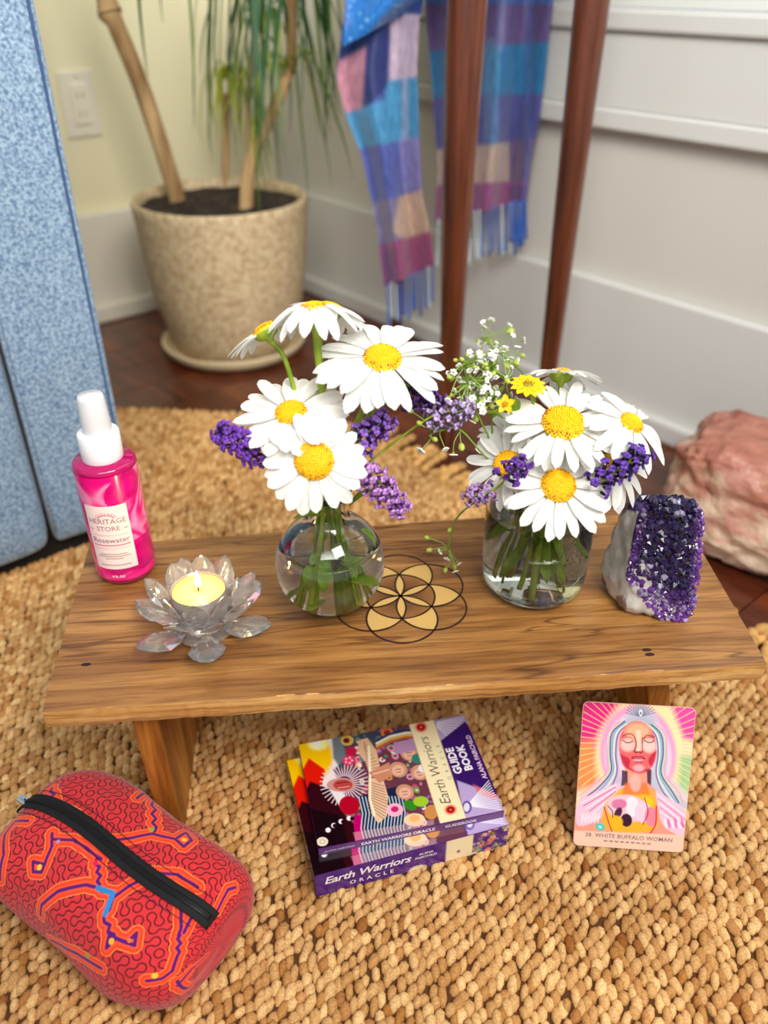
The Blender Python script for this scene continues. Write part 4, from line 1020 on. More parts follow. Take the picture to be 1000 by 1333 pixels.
P.poly([(430, 270), (520, 258), (560, 244), (570, 300), (500, 318), (430, 330)], (128, 122, 162)); P.poly([(520, 256), (556, 244), (570, 300), (530, 318), (512, 300)], (214, 182, 160))
P.poly([(430, 322), (500, 318), (570, 298), (590, 400), (430, 400)], (168, 84, 130)); P.poly([(480, 325), (515, 320), (520, 380), (480, 390)], (112, 76, 130), .7)
P.line([(525, -20), (528, 180)], 8, (230, 210, 225), .35); P.line([(500, 318), (512, 378)], 6, (84, 56, 120), .5)
obj('left_fall', V, F, M_scarf, scf, True, P.C)
rowsT = [(452, 600, -110, -130), (452, 590, -50, -80), (450, 575, 0, -30), (447, 548, 30, 2), (444, 520, 62, 22)]
V, F, X, Y = drape('hem', rowsT, 1.15, 1.2, .010, 90, 70)
P = Paint(X, Y, (40, 128, 214)); rr = random.Random(3)
for k in range(240): P.ell((rr.uniform(445, 600), rr.uniform(-120, 60)), rr.uniform(1, 3), rr.uniform(1, 3), rr.choice(((120, 190, 240), (24, 92, 180), (90, 170, 235))), soft=1)
P.line([(444, 62), (447, 30), (450, 0)], 5, (26, 76, 160))
obj('patterned_hem', V, F, M_scarf, scf, True, P.C)
rr = random.Random(6); TB = mat('tassel_blue', lin((60, 104, 190)), .7); TW = mat('tassel_pale', lin((190, 205, 214)), .7)
def tassels(xa, ya, xb, yb, n, ln, yc, cols):
    for k in range(n):
        t = (k + .5) / n; px = xa + (xb - xa) * t; py = ya + (yb - ya) * t; L = ln * rr.uniform(.85, 1.1); dx = rr.uniform(-3, 3)
        V, F = tube(catmull([aty(px, py - 3, yc) - sO, aty(px + dx * .4, py + L * .5, yc + rr.uniform(-.006, .006)) - sO, aty(px + dx, py + L, yc) - sO], 5), lambda s: .0011 * (1 + .8 * s) , 6)
        obj('tassel', V, F, cols[0] if rr.random() < cols[1] else TW, scf)
tassels(502, 374, 566, 346, 12, 52, 1.165, (TB, .75)); tassels(568, 288, 686, 262, 20, 62, 1.235, (TB, .45)); tassels(662, 266, 686, 262, 7, 56, 1.23, (TB, 1))

# ================================================================== BOXED DECK and GUIDEBOOK
def hexa(b, t):
    """b,t: 4 bottom / top points FL,FR,BR,BL"""
    return [tuple(p) for p in b] + [tuple(p) for p in t]
def square_up(FL, FR, depthv, zt):
    FL, FR = Vector(FL), Vector(FR); d = FR - FL; d.z = 0; n = Vector((-d.y, d.x, 0)).normalized() * depthv
    return FL, FR, FR + n, FL + n
def skin(name, A, B, Cc, D, P, nu, nv, m, parent, off):
    """A TL, B TR, C BR, D BL world points; painted nu x nv grid, lifted by off along the normal"""
    A, B, Cc, D = [Vector(p) for p in (A, B, Cc, D)]; nn = (B - A).cross(D - A).normalized() * -1
    def fn(u, v):
        o_ = []
        for a, b in zip(u, v): o_.append(A.lerp(B, a).lerp(D.lerp(Cc, a), b) + nn * off)
        return np.array([tuple(x) for x in o_])
    V, F = grid(nu, nv, fn); return obj(name, V, F, m, parent, True, np.clip(P.C, 0, 1) ** 1.15)
bx = thing('oracle_card_box', (0, 0, 0), 'purple-fronted oracle card box lying under the guidebook', 'box')
bFLf, bFRf = atz(412, 1168, .003), atz(659, 1101, .003); RUGT = .0075
bFLf = atz(412, 1167, RUGT); bFRf = atz(659, 1100, RUGT); HB = .0245
dpt = .104
FLb, FRb, BRb, BLb = square_up(bFLf, bFRf, dpt, 0)
bx.location = (FLb.x, FLb.y, RUGT); off = Vector(bx.location)
up = Vector((0, 0, HB)); loc = lambda ps: [Vector(p) - off for p in ps]
B4 = loc((FLb, FRb, BRb, BLb)); T4 = [p + up for p in B4]
M_purple = mat('purple_card', lin((88, 40, 140)), .3, coat=.2); M_side = mat('dark_print', lin((70, 16, 44)), .35)
o = obj('box_body', hexa(B4, T4), [(3, 2, 1, 0), (4, 5, 6, 7), (0, 1, 5, 4), (1, 2, 6, 5), (2, 3, 7, 6), (3, 0, 4, 7)], M_purple, bx, False); bevel(o, .0006)
def flowers_bg(P, cx, cy, w, h, n, seedv):
    rr = random.Random(seedv); pal = ((236, 150, 170), (240, 206, 186), (206, 90, 120), (120, 170, 90), (230, 160, 90), (150, 110, 170), (70, 110, 140), (250, 226, 210), (140, 60, 70), (60, 150, 150))
    for k in range(n):
        x, y = cx + rr.uniform(-w, w), cy + rr.uniform(-h, h); r = rr.uniform(2, 6); c = rr.choice(pal); P.ell((x, y), r, r * .8, c, rr.uniform(0, 90)); P.ell((x, y), r * .45, r * .35, rr.choice(pal))
def cover_paint(P):
    flowers_bg(P, 510, 1010, 60, 80, 200, 5)
    P.poly([(375, 960), (440, 950), (446, 985), (430, 1000), (445, 1035), (440, 1060), (455, 1110), (400, 1115)], (246, 236, 234), 1, 3)
    P.ell((405, 985), 24, 30, (255, 206, 0), 0, 1, 5); P.ell((411, 966), 12, 9, (255, 255, 170), soft=4); P.ell((410, 966), 6, 5, (255, 255, 240), soft=2)
    P.poly([(388, 1010), (400, 985), (420, 1000), (416, 1025), (400, 1040)], (232, 34, 10), 1, 2)
    P.poly([(395, 1030), (402, 1015), (425, 1025), (445, 1060), (470, 1085), (470, 1120), (400, 1125)], (62, 8, 28), 1, 2)
    P.poly([(400, 1050), (440, 1060), (452, 1110), (405, 1110)], (28, 6, 22), 1, 2)
    P.rays((444, 1018), 10, 30, 34, 1.1, (240, 226, 236)); P.ell((440, 1020), 18, 9, (214, 160, 150), 0); P.ell((442, 1020), 12, 7, (196, 80, 80)); P.line([(434, 1018), (448, 1016)], 1, (90, 30, 40)); P.line([(436, 1024), (450, 1022)], 1, (240, 190, 180))
    P.ell((450, 1047), 13, 12, (190, 10, 50), 40); P.poly([(455, 1060), (468, 1060), (470, 1100), (458, 1100)], (200, 0, 120))
    for k, (x, y) in enumerate(((424, 1079), (431, 1073), (440, 1068), (450, 1064))): P.ell((x, y), 3.2, 3.2, (246, 240, 246)); P.ell((x + 1.3 * k, y + .4), 2.8, 2.8, (40, 10, 34)) if k else None
    P.poly([(462, 1035), (520, 1020), (525, 1100), (470, 1100)], (32, 48, 84), 1, 2)
    rr = random.Random(9)
    for k in range(14): x = 462 + k * 4.2; P.line([(x, 1036), (x + 5, 1058), (x + 3, 1078), (x + 9, 1100)], 1.3, (206, 220, 234))
    # dark teal garden behind
    P.poly([(428, 958), (520, 945), (525, 958), (480, 975), (460, 960), (440, 1000), (430, 985)], (40, 86, 104), .8, 3)
    for c, r, col in (((447, 962), 8, (226, 186, 96)), ((446, 962), 4, (120, 40, 30)), ((452, 976), 7, (206, 30, 84)), ((449, 988), 8, (232, 60, 110)), ((497, 951), 8, (226, 130, 70)), ((497, 951), 4, (160, 60, 30))): P.ell(c, r, r * .85, col)
    for k in range(5): P.ell((449 + 4 * cos(k * 1.26), 988 + 3.5 * sin(k * 1.26)), 1.6, 1.4, (250, 190, 210))
    # rainbow arch
    for q, col in enumerate(((206, 110, 60), (226, 190, 110), (240, 240, 220), (60, 70, 120))): P.line([(484, 972 - q * 3.4), (500, 963 - q * 3.4), (520, 957 - q * 3), (545, 955 - q * 3)], 3.2, col)
    # big bird with spread wings
    P.poly([(460, 962), (472, 958), (484, 975), (489, 1000), (486, 1012), (476, 1008), (470, 990), (462, 980)], (232, 196, 160)); P.poly([(474, 1012), (492, 1010), (499, 1035), (498, 1062), (487, 1072), (478, 1058), (474, 1035)], (236, 202, 170))
    for k in range(12): P.line([(474, 1016 + k * 3.2), (498 - abs(k - 6) * .7, 1022 + k * 4)], .8, (150, 84, 60))
    for k in range(9): P.line([(472 - k * .4, 1000 - k * 3.4), (489 - k * 2.6, 996 - k * 4)], .8, (160, 96, 70))
    P.line([(474, 970), (476, 1006), (476, 1040), (482, 1060)], 3.4, (250, 238, 204)); P.poly([(474, 1004), (500, 990), (504, 1008), (488, 1018)], (214, 150, 120)); P.line([(480, 1006), (500, 1000)], 1.2, (250, 226, 206))
    for c in ((512, 1000), (521, 1030), (540, 1004), (526, 978)):
        P.ell(c, 12, 10, (214, 160, 130), 20); P.ell((c[0], c[1] + 1), 8, 7, (236, 190, 166)); P.line([(c[0] - 4, c[1]), (c[0] + 3, c[1] - 1)], .9, (120, 60, 60)); P.line([(c[0] - 2, c[1] + 4), (c[0] + 3, c[1] + 3)], 1, (190, 70, 80))
    P.poly([(505, 964), (532, 958), (536, 974), (508, 980)], (190, 150, 190)); P.ell((538, 985), 9, 7, (60, 140, 130)); P.ell((545, 998), 7, 6, (236, 236, 240))
    P.ell((508, 1054), 11, 9, (250, 190, 214)); P.ell((508, 1053), 5, 4, (206, 50, 120)); P.ell((528, 1048), 9, 6, (60, 150, 40), 30); P.ell((542, 1043), 10, 7, (170, 210, 60)); P.ell((534, 1068), 14, 9, (250, 216, 180)); P.ell((534, 1066), 7, 5, (244, 190, 130)); P.ell((556, 1058), 9, 10, (214, 150, 90))
    P.poly([(455, 1083), (560, 1068), (560, 1084), (460, 1100)], (236, 190, 200), .35)
    # right-hand purple part
    P.poly([(556, 925), (600, 915), (660, 1070), (602, 1075)], (78, 34, 124))
    P.poly([(556, 934), (598, 924), (604, 936), (578, 962), (566, 962)], (190, 170, 214), 1, 2)
    for k in range(8): P.line([(562, 936 + k), (600 - k * 3, 928 + k * 4)], 1.1, (236, 232, 244))
    P.poly([(572, 966), (600, 938), (606, 944), (578, 985)], (120, 50, 110)); P.poly([(566, 962), (600, 934), (646, 1034), (592, 1014)], (66, 32, 118))
    P.poly([(590, 1015), (648, 1036), (658, 1058), (602, 1072)], (196, 176, 220), 1, 2); P.poly([(612, 1020), (648, 1036), (642, 1042), (620, 1034)], (226, 110, 120), .8, 2)
    for k in range(13): P.line([(604, 1050), (652 - k * 1.5, 1056 - k * 3.4)], 1.0, (250, 248, 255))
    P.ell((604, 1052), 7, 9, (130, 96, 180)); P.ell((604, 1052), 4, 6, (230, 226, 240))
coverc = [(388, 968), (598, 925), (656, 1057), (412, 1103)]
P = canvas(200, 150, coverc, (120, 70, 90)); P.soft = 1; cover_paint(P)
skin('top_print', T4[3], T4[2], T4[1], T4[0], P, 200, 150, M_print, bx, .0004)
# front face: purple, cream band, floral corner
def front_local(u, v, lift=.0005):   # u 0..1 along, v 0..1 up
    p = B4[0].lerp(B4[1], u) + up * v; nrm = Vector((B4[1] - B4[0]).cross(up)).normalized(); return p + nrm * lift
P = canvas(150, 24, [(0, 0), (260, 0), (260, 44), (0, 44)], (88, 40, 140)); P.soft = .8; flowers_bg(P, 236, 20, 30, 30, 60, 14)
P.poly([(0, -5), (173, -5), (173, 50), (0, 50)], (88, 40, 140)); P.poly([(173, -5), (210, -5), (210, 50), (173, 50)], (246, 232, 196)); P.ell((191, 28), 2.6, 3, (60, 110, 150)); P.line([(191, 12), (191, 22)], 1, (190, 190, 170))
P.ell((135, 44), 13, 9, (240, 226, 190)); P.rays((135, 44), 10, 24, 13, .5, (150, 110, 190), 180, 360)
fprint = skin('front_print', front_local(0, 1, 0), front_local(1, 1, 0), front_local(1, 0, 0), front_local(0, 0, 0), P, 150, 24, M_print, bx, .0003)
Lf = (B4[1] - B4[0]).length
def front_text(body, size, u, v, m=M_inkwhite, shear=0, sp=1, bold=0):
    V, F = text_geo(body, size, shear, bold, sp); out = [front_local(u + x / Lf, v + y / HB, .0007) for x, y, z in V]; obj('lettering', out, F, m, fprint, False)
front_text('Earth Warriors', .0108, .26, .66, shear=.25, bold=.00022, sp=.95); front_text('O R A C L E', .0058, .28, .28, bold=.0001, sp=1.1); front_text('ALANA', .0034, .56, .74, bold=.00005); front_text('FAIRCHILD', .0034, .56, .58, bold=.00005)
# left face picture strip
P = canvas(60, 14, [(0, 0), (100, 0), (100, 20), (0, 20)], (60, 10, 40)); P.soft = 3; P.poly([(0, 0), (22, 0), (22, 20), (0, 20)], (222, 190, 30)); P.poly([(22, 0), (52, 0), (48, 20), (22, 20)], (196, 24, 20)); P.poly([(55, 0), (100, 0), (100, 20), (50, 20)], (70, 20, 70))
skin('side_print', T4[3], T4[0], B4[0], B4[3], P, 60, 14, M_print, bx, .0003)
# guidebook
gz = RUGT + HB + .0006; GH = .0072
g0, g1 = atz(415, 1113, gz), atz(655, 1063, gz); gFL, gFR, gBR, gBL = square_up(g0, g1, .1, 0)
# depth so that the back edge meets the photographed one
bl_t = atz(388, 968, gz + GH); gd = (bl_t - Vector((g0.x, g0.y, gz + GH))).length; gFL, gFR, gBR, gBL = square_up(g0, g1, gd * .985, 0)
gb = thing('oracle_guidebook', (g0.x, g0.y, gz), 'thin colourful guidebook with cream band resting on the card box', 'book'); off2 = Vector(gb.location)
G4 = [Vector(p) - off2 for p in (gFL, gFR, gBR, gBL)]; gu = Vector((0, 0, GH)); GT = [p + gu for p in G4]
ins = lambda L, s, dz: [Vector((0, 0, dz)) + (sum(L, Vector()) / 4).lerp(p, s) for p in L]
o = obj('page_block', hexa(ins(G4, .985, .0006), ins(GT, .985, -.0006)), [(3, 2, 1, 0), (4, 5, 6, 7), (0, 1, 5, 4), (1, 2, 6, 5), (2, 3, 7, 6), (3, 0, 4, 7)], mat('cream_pages', lin((236, 222, 200)), .7), gb, False)
cv = MB(); th = Vector((0, 0, .0006)); fq = [(3, 2, 1, 0), (4, 5, 6, 7), (0, 1, 5, 4), (1, 2, 6, 5), (2, 3, 7, 6), (3, 0, 4, 7)]
cv.add(hexa(G4, [p + th for p in G4]), fq); cv.add(hexa([p - th for p in GT], GT), fq)
nn = (G4[3] - G4[0]).normalized() * .0006
cv.add(hexa([G4[0] - nn, G4[1] - nn, G4[1], G4[0]], [GT[0] - nn, GT[1] - nn, GT[1], GT[0]]), fq)
cv.build('cover', mat('deep_purple_card', lin((92, 36, 112)), .3, coat=.2), gb, False)
P = canvas(420, 300, coverc, (120, 70, 90)); P.soft = .7; cover_paint(P)
P.poly([(524, 936), (557, 932), (604, 1068), (569, 1076)], (250, 236, 196)); P.line([(524, 936), (569, 1076)], .8, (196, 176, 120)); P.line([(557, 932), (604, 1068)], .8, (196, 176, 120))
for c in ((541, 943), (582, 1055)): P.ell(c, 8, 7, (236, 120, 90), 0, .8, 3); P.ell(c, 6, 5, (206, 30, 30), 0, 1, 1.5); P.ell(c, 2.4, 2, (120, 30, 60)); P.ell(c, 1.2, 1, (236, 190, 170))
P.ell((417, 1094), 7, 6, (236, 226, 206)); P.ell((417, 1094), 4, 3.4, (210, 196, 180)); P.ell((417, 1094), 2, 1.6, (240, 232, 214))
cprint = skin('cover_print', GT[3], GT[2], GT[1], GT[0], P, 420, 300, M_print, gb, .0003)
def top_text(body, size, u, v, ang, m, shear=0, sp=1, bold=0):
    """u,v on the cover (v down from the back edge), ang: baseline rotation in degrees"""
    V, F = text_geo(body, size, shear, bold, sp); ex = (GT[2] - GT[3]).normalized(); ey = (GT[3] - GT[0]).normalized(); c0 = GT[3].lerp(GT[2], u).lerp(GT[0].lerp(GT[1], u), v); a = radians(ang)
    out = [c0 + ex * (x * cos(a) - y * sin(a)) + ey * (x * sin(a) + y * cos(a)) + Vector((0, 0, .0006)) for x, y, z in V]; obj('lettering', out, F, m, cprint, False)
Hc = homog(coverc, [(0, 0), (1, 0), (1, 1), (0, 1)])
def cuv(px, py): w = Hc[2] @ (px, py, 1); return (Hc[0] @ (px, py, 1)) / w, (Hc[1] @ (px, py, 1)) / w
a, b = cuv(560, 1000); top_text('Earth Warriors', .0112, a, b, 90, M_inkdark, .2, .95, -.0001)
a, b = cuv(572, 990); top_text('O R A C L E', .0042, a, b, 90, mat('teal_ink', lin((90, 150, 160)), .6), 0, 1.6)
a, b = cuv(586, 988); top_text('GUIDE', .0088, a, b, 90, M_inkwhite, 0, 1, .0003)
a, b = cuv(600, 984); top_text('BOOK', .0088, a, b, 90, M_inkwhite, 0, 1, .0003)
a, b = cuv(616, 982); top_text('ALANA FAIRCHILD', .0052, a, b, 90, mat('pink_white_ink', lin((226, 190, 220)), .6), 0, 1, .00015)
def spine_text(body, size, u, m, bold=0, sp=1):
    V, F = text_geo(body, size, 0, bold, sp); L = (G4[1] - G4[0]).length; out = [G4[0].lerp(G4[1], u + x / L) + gu * .5 + Vector((0, 0, y)) - nn * 1.6 for x, y, z in V]; obj('lettering', out, F, m, gb, False)
spine_text('EARTH WARRIORS ORACLE', .0044, .42, M_inkwhite, .00012); spine_text('GUIDEBOOK', .0042, .76, M_inkwhite, .00008); spine_text('ALANA FAIRCHILD', .0026, .11, M_inkwhite)

# ================================================================== CARD
cz = RUGT + .0018
k0, k1 = atz(746, 1100, cz), atz(889, 1110, cz); k2, k3 = atz(916, 921, .112), atz(764, 914, .112)
card = thing('oracle_card', tuple((k0 + k1) / 2), 'pink goddess-portrait oracle card propped upright under the bench', 'card'); kO = (k0 + k1) / 2
ex = (k1 - k0); Wc = ex.length; ex.normalize(); ey = ((k3 + k2) / 2 - (k0 + k1) / 2); ey = (ey - ex * ey.dot(ex)); Hc_ = ey.length; ey.normalize(); ez = ex.cross(ey)
def rr_poly(w, h, r, n=6):
    out = []
    for cx, cy, a0_ in ((w / 2 - r, h - r, 0), (-w / 2 + r, h - r, 90), (-w / 2 + r, r, 180), (w / 2 - r, r, 270)):
        for k in range(n + 1): a = radians(a0_ + 90 * k / n); out.append((cx + r * cos(a), cy + r * sin(a)))
    return out
V, F = prism(rr_poly(Wc, Hc_, .004), -.0006, 0); Mc = Matrix((ex, ey, ez)).transposed().to_4x4()
o = obj('card_stock', V, F, mat('card_stock_peach', lin((248, 206, 186)), .4), card, False); o.matrix_local = Mc
ccorn = [(165, 45), (960, 95), (810, 1078), (50, 1005)]
NU, NV = 330, 440
P = canvas(NU, NV, ccorn, (250, 232, 190)); P.soft = 3.5; P.smooth = True
P.poly([(0, 0), (420, 0), (260, 260), (150, 560), (0, 620)], (238, 40, 150), 1, 60); P.poly([(60, 330), (220, 300), (240, 620), (40, 640)], (250, 160, 96), 1, 60); P.poly([(760, 0), (1000, 0), (960, 330), (860, 300)], (246, 92, 180), 1, 50); P.poly([(830, 420), (960, 420), (900, 700), (800, 640)], (170, 214, 160), .9, 50)
P.rays((520, 330), 240, 480, 56, 6, (252, 240, 150), 20, 160 + 180 + 20, .7); P.rays((520, 330), 330, 620, 90, 3, (200, 90, 130), 0, 360, .4)
P.ell((530, 400), 270, 330, (252, 176, 214), 0, 1, 30); P.ell((530, 420), 236, 300, (250, 214, 232), 0, 1, 24)
P.poly([(250, 560), (120, 680), (80, 760), (300, 640)], (246, 200, 220), 1, 20); P.poly([(760, 560), (880, 700), (860, 760), (700, 660)], (230, 216, 214), 1, 20)
# hair
hairL = [(520, 150), (400, 190), (330, 290), (300, 420), (300, 540), (230, 640), (140, 700), (90, 760), (380, 660), (400, 560), (390, 400), (420, 240)]; hairR = [(520, 150), (640, 180), (720, 290), (740, 430), (720, 560), (760, 650), (850, 740), (840, 780), (640, 660), (610, 560), (660, 420), (630, 240)]
P.poly(hairL, (214, 200, 224), 1, 6); P.poly(hairR, (206, 206, 222), 1, 6)
for k, col in enumerate(((120, 90, 150), (236, 240, 226), (112, 190, 206), (60, 60, 140), (214, 226, 180), (240, 170, 206))):
    P.line([(500 - k * 18, 180), (400 - k * 16, 260), (372 - k * 13, 400), (376 - k * 14, 520), (330 - k * 28, 620), (260 - k * 32, 680)], 9, col, .85); P.line([(560 + k * 16, 180), (656 + k * 14, 270), (672 + k * 12, 400), (650 + k * 12, 540), (690 + k * 22, 660), (760 + k * 14, 740)], 9, col, .85)
P.rays((560, 200), 30, 95, 22, 5, (120, 120, 150), 180, 360, .8); P.poly([(440, 150), (560, 60), (690, 160), (640, 200), (480, 200)], (200, 206, 222), .8, 10); P.rays((560, 150), 14, 110, 15, 5, (110, 116, 140), 190, 350, .8); P.ell((562, 122), 14, 22, (244, 248, 250)); P.ell((562, 126), 7, 11, (120, 140, 160))
# neck, shoulders
P.poly([(430, 480), (600, 480), (600, 600), (660, 660), (820, 800), (830, 1000), (80, 960), (100, 780), (380, 650), (430, 590)], (250, 170, 150), 1, 6)
P.poly([(410, 510), (450, 520), (445, 610), (400, 620)], (70, 30, 70), .9, 8); P.poly([(585, 510), (620, 510), (610, 620), (585, 600)], (70, 30, 70), .9, 8)
P.poly([(120, 700), (370, 600), (380, 660), (290, 720), (250, 830), (90, 880), (80, 760)], (248, 206, 226), 1, 8); P.poly([(640, 650), (850, 800), (830, 960), (690, 900), (650, 760)], (246, 206, 226), 1, 8)
for k in range(5): P.line([(110 + k * 20, 730 + k * 18), (360, 612 + k * 14)], 7, (214, 60, 150) if k % 2 else (255, 244, 250), .8); P.line([(650 + k * 6, 680 + k * 30), (840, 830 + k * 26)], 7, (236, 110, 180) if k % 2 else (255, 244, 250), .8)
for k in range(6): P.ell((120 + k * 22, 830), 8, 34, (255, 236, 246), 10, .8); P.ell((700 + k * 24, 880), 8, 36, (236, 90, 170) if k % 2 else (255, 240, 248), -10, .8)
P.poly([(390, 640), (600, 640), (640, 760), (620, 920), (300, 920), (270, 760)], (252, 190, 60), 1, 20); P.poly([(430, 600), (580, 600), (600, 680), (400, 680)], (250, 130, 70), .8, 20); P.poly([(540, 680), (620, 720), (600, 800)], (255, 214, 0), 1, 12)
P.ell((440, 770), 150, 90, (250, 206, 216), 10, 1, 12); P.ell((470, 760), 46, 70, (252, 236, 244), 0, 1, 8); P.ell((545, 800), 60, 70, (250, 214, 232), 0, 1, 8); P.ell((600, 830), 44, 66, (248, 150, 170), 0, 1, 8); P.ell((380, 740), 54, 34, (226, 140, 180), 0, 1, 8)
P.ell((425, 850), 40, 44, (74, 34, 66), 0, 1, 6); P.ell((370, 800), 24, 40, (96, 50, 86), 30, 1, 6); P.ell((350, 860), 50, 44, (252, 196, 40), 0, .9, 10); P.line([(560, 700), (580, 800), (540, 880)], 7, (176, 40, 96)); P.line([(640, 760), (630, 880), (590, 940)], 10, (226, 50, 90)); P.line([(275, 760), (300, 860), (320, 920)], 9, (214, 60, 110)); P.line([(300, 750), (330, 790), (330, 830)], 6, (70, 30, 70))
P.ell((240, 890), 34, 24, (90, 206, 200), 20); P.ell((240, 890), 16, 10, (180, 236, 226), 20)
P.ell((500, 600), 40, 60, (252, 196, 190), 0, .8, 14)
# face
P.ell((528, 350), 132, 172, (240, 120, 120), 2, 1, 5); P.poly([(400, 400), (470, 440), (470, 500), (600, 500), (600, 440), (660, 380), (640, 470), (590, 520), (540, 535), (480, 520), (420, 480)], (206, 30, 76), .9, 14)
P.ell((535, 250), 90, 60, (252, 196, 160), 0, .9, 30); P.ell((460, 340), 54, 46, (252, 214, 206), 0, .9, 24); P.ell((610, 350), 50, 46, (252, 220, 214), 0, .9, 24); P.poly([(520, 240), (555, 240), (556, 380), (524, 380)], (254, 222, 200), .9, 10); P.ell((530, 500), 40, 24, (250, 190, 196), 0, .9, 14)
P.line([(430, 280), (470, 264), (505, 280), (520, 330), (505, 380)], 7, (150, 40, 64), .9); P.line([(570, 300), (600, 276), (650, 288)], 7, (150, 40, 64), .9); P.line([(565, 290), (560, 380)], 6, (170, 50, 70), .8)
for cx in (462, 612): P.line([(cx - 36, 308), (cx - 14, 324), (cx + 14, 326), (cx + 34, 314)], 6, (90, 24, 50)); P.ell((cx, 306), 30, 12, (250, 200, 180), 0, .9, 6); P.line([(cx - 34, 296), (cx, 288), (cx + 34, 300)], 3, (150, 50, 70))
P.line([(500, 385), (518, 394), (532, 388), (548, 396), (562, 388)], 7, (120, 16, 50)); P.ell((530, 374), 14, 12, (254, 220, 206), 0, .9, 6)
P.line([(482, 430), (512, 420), (530, 426), (552, 422), (575, 436)], 8, (176, 20, 60)); P.ell((528, 444), 36, 12, (250, 170, 190), 0, 1, 4); P.line([(484, 434), (574, 438)], 4, (110, 10, 44)); P.line([(500, 458), (556, 460)], 5, (170, 20, 60))
P.poly([(0, 905), (1000, 972), (1000, 1200), (0, 1200)], (250, 210, 190), 1, 3)
# keep only vertices inside the rounded outline
def fn(u, v): return np.stack(((u - .5) * (Wc - .0006), (1 - v) * (Hc_ - .0006) + .0003, u * 0 + .0003), 1)
V, F = grid(NU, NV, fn); r = .004; ax_ = np.abs(V[:, 0]) - (Wc / 2 - r); ay_ = np.abs(V[:, 1] - Hc_ / 2) - (Hc_ / 2 - r)
bad = (ax_ > 0) & (ay_ > 0) & (np.hypot(ax_, ay_) > r - .0002); F = F[~bad[F].any(1)]
portrait = o = obj('printed_portrait', V, F, M_print, card, True, np.clip(P.C, 0, 1) ** 1.2); o.matrix_local = Mc
def card_text(body, size, y, m, bold=0):
    V, F = text_geo(body, size, 0, bold, 1.05); V[:, 1] += y; V[:, 2] += .0006; obj('lettering', V, F, m, portrait, False)
card_text('38. WHITE BUFFALO WOMAN', .0046, .0095, M_inkgrey, .00004)
for k in range(9):
    V, F = box((-.018 + k * .0040, .0050, .0004), (-.0154 + k * .0040, .0060, .0006)); obj('small_print', V, F, M_inkgrey, portrait, False)

# ================================================================== PATTERNED POUCH
BC = Vector((-.181, .330, 0)); bang = math.atan2(-.092, .164)
HL, HW, HT = .0890, .0542, .071
bag = thing('patterned_pouch', (BC.x, BC.y, RUGT * .8), 'coral red pouch with labyrinth pattern and black zipper on the rug', 'pouch', rz=bang)
Rbag = Matrix.Translation(bag.location) @ Matrix.Rotation(bang, 4, 'Z')
def spow(a, e): return np.sign(a) * np.abs(a) ** e
def bag_pt(t, ph, lift=0):
    """t in -1..1 along, ph 0..2pi around (pi/2 top, front = pi)"""
    t = np.asarray(t, float); ph = np.asarray(ph, float)
    e = (1 - np.abs(t) ** 6.5).clip(0, 1) ** (1 / 2.3)
    cy = spow(np.cos(ph), .66); cz = spow(np.sin(ph), .74)
    top = HT / 2 * (1 - .13 * np.abs(t) ** 2)
    wy = HW * (.35 + .65 * e) * (e > 0) * np.where(e < .3, e / .3, 1)
    y = cy * (wy * (1 - .10 * (cz > 0) * cz) + lift); z = np.where(cz > 0, cz * (top * (.25 + .75 * e) * np.where(e < .3, e / .3, 1) + lift), cz * top * (.35 + .65 * e) * np.where(e < .3, e / .3, 1)) + HT / 2 * (1 - .04 * t)
    x = t * HL * (1 + .0 * cz) + .006 * cz * np.sign(t) * 0
    y = y - .004 * np.sin(t * 3)
    return np.stack((x, y, z), -1)
NT, NPH = 640, 560
def fnb(u, v):
    # even spacing: t by a sine so that the ends stay dense
    t = np.sin((u - .5) * pi) * .35 + (u - .5) * 2 * .65; p = bag_pt(t, v * 2 * pi)
    return p
Vb_, Fb_ = grid(NT, NPH, fnb)
G = Vb_.reshape(NT, NPH, 3)
# gentle cloth wrinkles
wn = np.array([mnoise.noise(Vector(p) * 26) * .0020 + mnoise.noise(Vector(p) * 60) * .0008 for p in G[::4, ::4].reshape(-1, 3)]).reshape(G[::4, ::4].shape[:2])
iu = np.linspace(0, wn.shape[0] - 1, NT); iv = np.linspace(0, wn.shape[1] - 1, NPH)
a0i = np.floor(iu).astype(int).clip(0, wn.shape[0] - 2); b0i = np.floor(iv).astype(int).clip(0, wn.shape[1] - 2); fu = (iu - a0i)[:, None]; fv = (iv - b0i)[None]
wnf = wn[a0i][:, b0i] * (1 - fu) * (1 - fv) + wn[a0i + 1][:, b0i] * fu * (1 - fv) + wn[a0i][:, b0i + 1] * (1 - fu) * fv + wn[a0i + 1][:, b0i + 1] * fu * fv
wnf[:, -1] = wnf[:, 0]
du = np.gradient(G, axis=0); dv = np.gradient(G, axis=1); nrm = np.cross(du, dv); nrm /= (np.linalg.norm(nrm, axis=2, keepdims=True) + 1e-12)
cen = np.array((0, 0, HT / 2)); sg = np.sign((nrm * (G - cen)).sum(2, keepdims=True)); nrm *= sg
G = G + nrm * wnf[..., None]; G[..., 2] = np.maximum(G[..., 2], 0)
